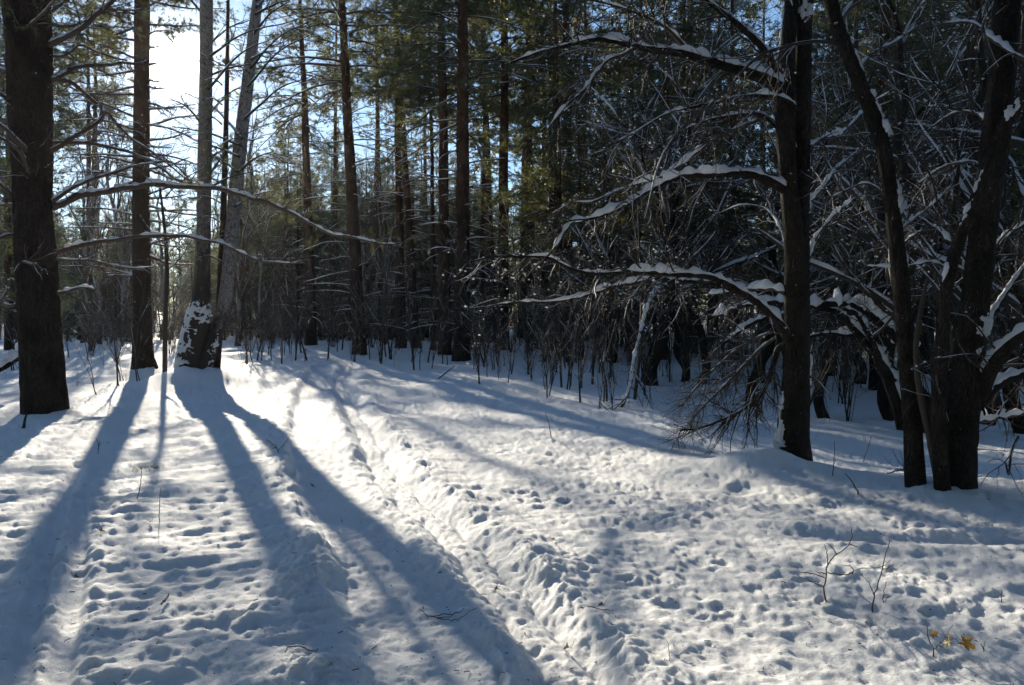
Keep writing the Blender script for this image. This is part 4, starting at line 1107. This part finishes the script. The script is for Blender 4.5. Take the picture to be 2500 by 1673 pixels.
for k in range(295):                                        # single thin stems at the forest edge
    for _ in range(30):
        u = rng.uniform(-60, 2400)
        v = 800 + 150 * rng.random() ** 1.7
        if u < 560: v = rng.uniform(812, 905)
        if 560 < u < 900: v = rng.uniform(796, 836)
        if 900 < u < 1080: v = rng.uniform(800, 850)
        if u > 1500: v = rng.uniform(815, 900)
        if 1080 < u <= 1500: v = 815 + (20 + (u - 1080) * .22) * rng.random() + rng.random() ** 3 * 60
        if u < 560 and rng.random() < .55: continue
        b = base(u, v)
        if clear_of(b[0], b[1], .6, HERO_XY) and min(np.hypot(TRAIL[:, 0] - b[0], TRAIL[:, 1] - b[1])) > 1.0: break
    i = int(rng.choice(6, p=[.2, .2, .14, .16, .2, .1]))
    if u < 560 or (u > 1600 and v > 860): i = int(rng.choice([3, 5, 1]))
    put(SP, pu, i, b[0], b[1], rng.uniform(0, 6.28), rng.uniform(.45, 1.35),
        ["single thin bare sapling", "pair of thin bare stems", "single stouter bare sapling", "pair of short reddish shoots", "cluster of three bare stems", "tuft of knee-high shoots"][i] + " {}", "saplings along the forest edge", rng.normal(0, .13))
print("vegetation", TRIS, n_pine)

# ------------------------------------------------------------------ twigs, leaves and grass lying on or rising from the snow
rng = np.random.default_rng(55)
def hf(x, y): return float(h_full(np.array([float(x)]), np.array([float(y)]))[0])
def rising(name, label, cat, lines, w=3.0, m=TWIG_RED, sub=0):
    """a stem that rises from the snow; the first point of the first line is its foot"""
    b = base(*lines[0][0]); z = hf(b[0], b[1]); dz = z - b[2]; b[2] = z
    t = thing(name, label, cat, b)
    for k, L in enumerate(lines):
        pts = [at(u, v, b[1] + (rng.uniform(-.12, .12) if (k or q) else 0)) + np.array([0, 0, dz]) for q, (u, v) in enumerate(L)]
        if k == 0: pts[0][2] -= .04
        P = smooth(pts, 14); P[1:] += rng.normal(0, .002, (13, 3)); r = w * (1 if k == 0 else .65) / FD * .5 * b[1] * np.linspace(1, .45, 14)
        mb = MB(); mb.tubes(P, r, 5)
        if sub:
            a, ra = spawn(P, r, sub, rng, (.04, .14), (30, 60), (.3, 1), 4, .6, .2, 0, .15, .0008); mb.tubes(a, ra, 3)
        obj("stem" if k == 0 else "branch", mb, m, t, b)
    return t, b, dz
def lying(name, label, cat, lines, w=3.0, m=TWIG, lift=.012):
    b = base(*lines[0][0]); b[2] = hf(b[0], b[1]); t = thing(name, label, cat, b)
    for k, L in enumerate(lines):
        pts = []
        for u, v in L:
            p = base(u, v); p[2] = hf(p[0], p[1]) + lift; pts.append(p)
        P = smooth(pts, 12); P[1:-1, 2] += rng.normal(0, .004, 10); P[-1, 2] += .01
        mb = MB(); mb.tubes(P, w / FD * .5 * b[1] * np.linspace(1, .5, 12), 5); obj("stem" if k == 0 else "branch", mb, m, t, b)
    return t
def leaf_mesh(size, lobes=5, curl=.4, seed=0):
    r = np.random.default_rng(seed); n = 30; th = np.linspace(-math.pi * .92, math.pi * .92, n)
    rad = .42 + 1.16 * np.abs(((th * lobes / (2 * math.pi)) % 1.0) - .5); rad *= (1 - .25 * np.abs(th) / math.pi) * r.uniform(.72, 1.12, n)
    rim = np.stack([rad * np.cos(th), rad * np.sin(th)], 1) * size
    mid = rim * .5
    def zf(p): return curl * size * ((p[:, 1] / size) ** 2 - .35 * (p[:, 0] / size) ** 2) + r.normal(0, .03 * size, len(p))
    v = np.concatenate([[[0, 0, 0]], np.c_[mid, zf(mid)], np.c_[rim, zf(rim)]])
    q = [[1 + k, 1 + n + k, 2 + n + k, 2 + k] for k in range(n - 1)]; t3 = [[0, 1 + k, 2 + k] for k in range(n - 1)]
    mb = MB(); mb.add(v, q, t3); return mb
def leaf(label, px, size, m, rot, Y=None, lobes=5, curl=.4, lift=.02, seed=0, name="fallen_leaf", stalk=True):
    if Y is None:
        p = base(*px); p[2] = hf(p[0], p[1]) + lift
    else: p = at(px[0], px[1], Y)
    size *= .85 if name == "yellow_leaf" else .66
    t = thing(name, label, "leaf", p)
    o = obj("blade", leaf_mesh(size, lobes, curl, seed), m, t); o.rotation_euler = rot
    if stalk:
        mb = MB(); P = smooth([(0, 0, 0), (-size * .8, 0, .01), (-size * 1.3, .01, .03)], 8); mb.tubes(P, np.full(8, .0012), 4)
        st = obj("stalk", mb, TWIG_RED, t); st.rotation_euler = rot
    return t
Z = lambda a, b: (1499.5 + a * .36, 1030.9 + b * .36)
rising("dry_twig", "forked leafless twig with zigzag side shoots rising from the sunlit snow", "twig",
       [[Z(1110, 1005), Z(1080, 950), Z(1070, 890), Z(1090, 800), Z(1095, 740), Z(1150, 680), Z(1240, 610), Z(1245, 510)], [Z(1070, 880), Z(1000, 850), Z(900, 810)],
        [Z(1085, 830), Z(1000, 800), Z(920, 790), Z(900, 760), Z(840, 730)], [Z(1095, 790), Z(1130, 800), Z(1230, 800), Z(1310, 765), Z(1430, 760), Z(1500, 710)], [Z(1095, 740), Z(1090, 650), Z(1070, 610)],
        [Z(1090, 800), Z(1040, 790), Z(1015, 780)], [Z(1230, 800), Z(1260, 780), Z(1240, 750), Z(1200, 745)], [Z(1150, 680), Z(1130, 640), Z(1090, 600)], [Z(1240, 612), Z(1290, 630)]], 4.2)
rising("dry_twig", "straight pale twig forking low beside the zigzag twig", "twig",
       [[Z(1385, 1030), Z(1380, 960), Z(1410, 860), Z(1440, 740), Z(1490, 550)], [Z(1380, 960), Z(1340, 930), Z(1290, 890)], [Z(1390, 905), Z(1360, 830), Z(1310, 770)], [Z(1440, 740), Z(1480, 730), Z(1515, 705)]], 4.0)
rising("dry_twig", "short thin shoot next to the straight pale twig", "twig", [[Z(1440, 990), Z(1450, 920), Z(1465, 830)], [Z(1447, 975), Z(1480, 930), Z(1510, 910)]], 3)
t, b, dz = rising("dry_twig", "low sprig holding the yellow leaves near the picture's lower corner", "twig",
       [[Z(1766, 1325), Z(1766, 1262), Z(1735, 1190), Z(1720, 1080)], [Z(1770, 1258), Z(1810, 1230), Z(1850, 1170), Z(1888, 1110)], [Z(1840, 1185), Z(1910, 1200), Z(1950, 1250)]], 3.5)
Yb = b[1]
leaf("largest yellow lobed leaf hanging in the middle of the low sprig", Z(1860, 1210), .062, YELLOW, (R(62), R(10), R(250)), Yb - .02, 5, .5, seed=1, name="yellow_leaf")
leaf("yellow pointed leaf at the outer end of the low sprig", Z(1975, 1225), .062, YELLOW, (R(48), R(24), R(-25)), Yb - .02, 5, .6, seed=2, name="yellow_leaf")
leaf("small brownish-yellow leaf at the inner side of the low sprig", Z(1770, 1168), .034, YELLOW, (R(55), R(-20), R(10)), Yb, 5, .6, seed=3, name="yellow_leaf")
rising("dry_twig", "tiny forked stem beyond the yellow leaves", "twig", [[Z(2086, 1330), Z(2085, 1280), Z(2066, 1235)], [Z(2085, 1285), Z(2096, 1220)]], 3.5)
rising("dry_twig", "tiny bent stem in the shaded dimples at the lower edge", "twig", [[Z(92, 1350), Z(85, 1290), Z(70, 1238)], [Z(88, 1300), Z(108, 1330)]], 2.5)
rising("dry_stalk", "single short straight stem near the bright edge of the snow", "twig", [[Z(2205, 948), Z(2200, 872)]], 3)
leaf("tiny russet leaf on the snow below the zigzag twig", Z(1340, 1112), .022, DRY, (.3, .2, 1), seed=4)
leaf("curled tan leaf lying in the rut of the trail", (1300, 1464), .050, TAN, (.7, .3, 2.2), None, 3, .9, .03, 5)
leaf("dark curled leaf stuck upright between the trail's lanes", (1137, 1334), .045, BROWN, (1.3, .5, 1.9), None, 3, 1.0, .03, 6)
leaf("black crumpled leaf on the shaded lane of the trail", (715, 1106), .050, BROWN, (.5, .4, .6), None, 3, .9, .02, 7)
leaf("dark withered leaf caught on a twig beside the trail's edge", (1376, 1405), .038, BROWN, (1.0, .2, 2.7), None, 3, 1.0, .03, 8)
lying("dry_twig", "thin twig lying under the dark withered leaf", "twig", [[(1328, 1404), (1365, 1406), (1404, 1412)]], 2.6)
leaf("ochre leaf lying on the rippled snow at the left ski groove", (231, 1221), .045, TAN, (.4, .2, .5), None, 5, .5, .02, 9)
leaf("small orange leaf on the sunny snow behind the thin stems", (345, 1203), .032, DRY, (.4, .3, 2.5), None, 3, .5, .02, 10)
leaf("orange leaf on the clods along the trail's sunlit berm", (679, 1168), .040, DRY, (.6, .1, 1.5), None, 5, .6, .03, 11)
leaf("dark small leaf in the middle of the shaded lane", (782, 1181), .030, BROWN, (.3, .3, 1.5), None, 3, .7, .015, 12)
leaf("brown leaf lying in the left ski groove", (173, 1313), .035, BROWN, (.3, .1, .2), None, 3, .7, .015, 13)
leaf("russet speck of leaf on the distant sunny snow past the trail", (1265, 1238), .035, DRY, (.2, .2, .2), None, 5, .5, .015, 14)
lying("dry_twig", "hair-thin forked twig lying across the trail", "twig", [[(960, 1383), (985, 1396), (1025, 1402), (1062, 1398)], [(985, 1396), (1030, 1393), (1090, 1397)], [(1000, 1400), (1040, 1406), (1075, 1404)]], 2.2)
lying("dry_twig", "dark bent twig on the clods at the lower edge", "twig", [[(653, 1532), (664, 1516), (692, 1510), (712, 1518), (727, 1531)]], 4, TWIG, .03)
lying("dry_stick", "short dark stick on the rippled snow in the sunlit left clearing", "stick", [[(369, 1392), (386, 1374)]], 5, TWIG, .02)
rising("dry_stalk", "tall thin stem in the sunlit left clearing beside the grass tuft", "twig", [[(310, 1146), (322, 1110), (323, 1075)]], 2.4)
rising("dry_stalk", "tall hair-thin stem in the middle of the left clearing", "twig", [[(364, 1197), (365, 1150), (368, 1118)]], 2.4)
rising("dry_twig", "small branched twig in the shadow of the twin birch", "twig", [[(640, 1045), (632, 1028), (610, 1010)], [(636, 1035), (650, 1020), (660, 1005)], [(632, 1028), (620, 1030), (608, 1022)]], 2.6, sub=6)
rising("dry_twig", "small leaning twig between the two trunk shadows", "twig", [[(222, 1040), (226, 1022), (220, 1005)], [(224, 1030), (230, 1012)]], 2.2, sub=3)
rising("dry_stick", "dark stick leaning at the foot of the old pine", "stick", [[(52, 980), (57, 960), (62, 944)]], 8, TWIG)
rising("dry_stick", "dark stick tilted on the snow bank before the double-stemmed tree", "stick", [[(1968, 1132), (1950, 1105), (1934, 1086)]], 4, TWIG)
lying("dry_stick", "dark stick leaning out from the foot of the leaning tree", "stick", [[(2080, 1090), (2055, 1098), (2030, 1106)]], 5, TWIG, .08)
rising("dry_stalk", "lone thin stem before the thicket, standing in blue shade", "twig", [[(1262, 1006), (1256, 975), (1248, 948)]], 2.6)
rising("dry_twig", "long grey twig lying across the edge of the forest behind the trail", "twig", [[(1000, 866), (1025, 850), (1040, 838)]], 4, TWIG)
rising("dry_stalk", "thin stem with a side shoot in the shade past the bank", "twig", [[(1905, 1092), (1909, 1050), (1910, 1012)], [(1906, 1070), (1912, 1055)]], 2.6)
rising("dry_stalk", "thin arched stem in the shade between the two near trees", "twig", [[(1971, 1060), (1985, 1030), (1993, 1000)]], 2.2)
rising("dry_twig", "fine bush of hair-thin shoots at the foot of the leaning tree", "twig", [[(2072, 1098), (2066, 1060), (2060, 1040)], [(2070, 1080), (2050, 1050), (2040, 1030)], [(2070, 1085), (2040, 1070), (2020, 1045)], [(2068, 1070), (2078, 1040), (2070, 1020)]], 2, sub=8)
# grass tuft and pine sprig on the snow
b = base(342, 1072); b[2] = hf(b[0], b[1])
gt = thing("grass_tuft", "low tuft of dry green grass poking out of the snow", "grass tuft", b)
mb = MB(); C = np.stack([rng.normal(0, .10, 90), rng.normal(0, .06, 90), np.full(90, -.01)], 1); D = rng.normal(0, .7, (90, 3)); D[:, 2] = rng.uniform(.3, 1.0, 90); D /= np.linalg.norm(D, axis=1, keepdims=True)
mb.needles(C, D, rng, 2, (.04, .10), .005, .5); obj("foliage", mb, GRASS, gt, smooth=False)
# snow-covered fallen branch at the left edge
b = base(20, 900); t = thing("fallen_branch", "thick fallen branch under snow at the picture's edge behind the old pine", "branch", b)
limb(t, b, [(62, 804), (30, 822), (0, 840), (-50, 862)], b[1], b[1] - 1.0, 18, 20, rng, 1.3, 4, 8, (.2, .5), .1, hmin=.01, mat_=GREY_BARK, sides=10, cover=-.4)
for k, (u, v, m_) in enumerate(((1569, 264, YELLOW), (1462, 487, DRY), (1412, 492, DRY), (1390, 668, DRY), (2028, 190, DRY), (1925, 135, DRY), (1278, 480, DRY), (1312, 530, YELLOW), (1480, 8, DRY), (1316, 48, DRY))):
    leaf(["yellow leaf caught in the crossing twigs under the upper limbs", "orange leaf lying on the snowy middle limb near its tip", "russet leaf hanging below the tip of the middle limb", "deep orange leaf on the lower arching limb",
          "russet leaf hanging beside the leaning tree", "dry leaf stuck on the leaning tree's bark", "dry leaf hanging in fine twigs at the edge of the thicket", "yellow leaf hanging below the snowy limb's fine twigs",
          "dry leaf hanging at the top of the picture among snowy twigs", "dry leaf hanging above the uppermost snowy limb"][k], (u, v), .045, m_, (R(80), R(30 * k), R(40 * k)), 7.6, 3, .6, seed=20 + k, name="hanging_leaf", stalk=False)

# bark flakes, seeds and needles blown onto the snow
lt = MB(); lr = np.random.default_rng(8)
lu, lv = lr.uniform(-50, 2400, 900), 900 + 700 * lr.random(900) ** .8
lp = np.array([base(a, b_) for a, b_ in zip(lu, lv)]); lp[:, 2] = h_full(lp[:, 0], lp[:, 1]) + .004
ld = lr.normal(0, 1, (900, 3)); ld[:, 2] *= .12; ld /= np.linalg.norm(ld, axis=1, keepdims=True)
ll_ = (.006 + .035 * lr.random(900) ** 3)[:, None]
lt.tubes(np.stack([lp, lp + ld * ll_ * .5 + [0, 0, .002], lp + ld * ll_], 1), np.repeat((.0008 + .0022 * lr.random(900) ** 2)[:, None], 3, 1), 4)
tag(obj("litter", lt, TWIG), "tiny bark flakes and needles strewn over the snow", "litter", None, "stuff")

# ------------------------------------------------------------------ tell look-alikes apart by their place in the row
ORD = ["leftmost", "second", "third", "fourth", "fifth", "sixth", "seventh", "eighth", "ninth", "tenth", "eleventh", "twelfth", "thirteenth", "fourteenth", "fifteenth", "sixteenth"]
same = {}
for o in COL.objects:
    if o.parent is None and "category" in o: same.setdefault(o["label"], []).append(o)
for lab, os_ in same.items():
    if len(os_) < 2: continue
    os_.sort(key=lambda o: o.location.x / max(o.location.y, .1))
    for k, o in enumerate(os_):
        if k < len(ORD):
            suf = ", " + (ORD[k] if k == 0 else ORD[k] + " from left")
            if len((lab + suf).split()) > 16: suf = ", " + ORD[k]
            o["label"] = lab + suf

# ------------------------------------------------------------------ thin haze volume added for a glow around the sun
hz = MB()
c8 = np.array([[x, y, z] for x in (-230, 230) for y in (-60, 260) for z in (-3.0, 34.0)], float)
hz.add(c8, [[0, 1, 3, 2], [4, 6, 7, 5], [0, 4, 5, 1], [2, 3, 7, 6], [0, 2, 6, 4], [1, 5, 7, 3]])
hm, ht = mat("sun_glow_haze")
pv = N(ht, "ShaderNodeVolumePrincipled"); pv.inputs["Color"].default_value = (.93, .95, 1, 1); pv.inputs["Density"].default_value = 0.00011; pv.inputs["Anisotropy"].default_value = .75
ho = N(ht, "ShaderNodeOutputMaterial"); ht.links.new(pv.outputs[0], ho.inputs["Volume"])
tag(obj("haze", hz, hm, smooth=False), "thin haze added for the glow around the low sun", "haze", None, "stuff")
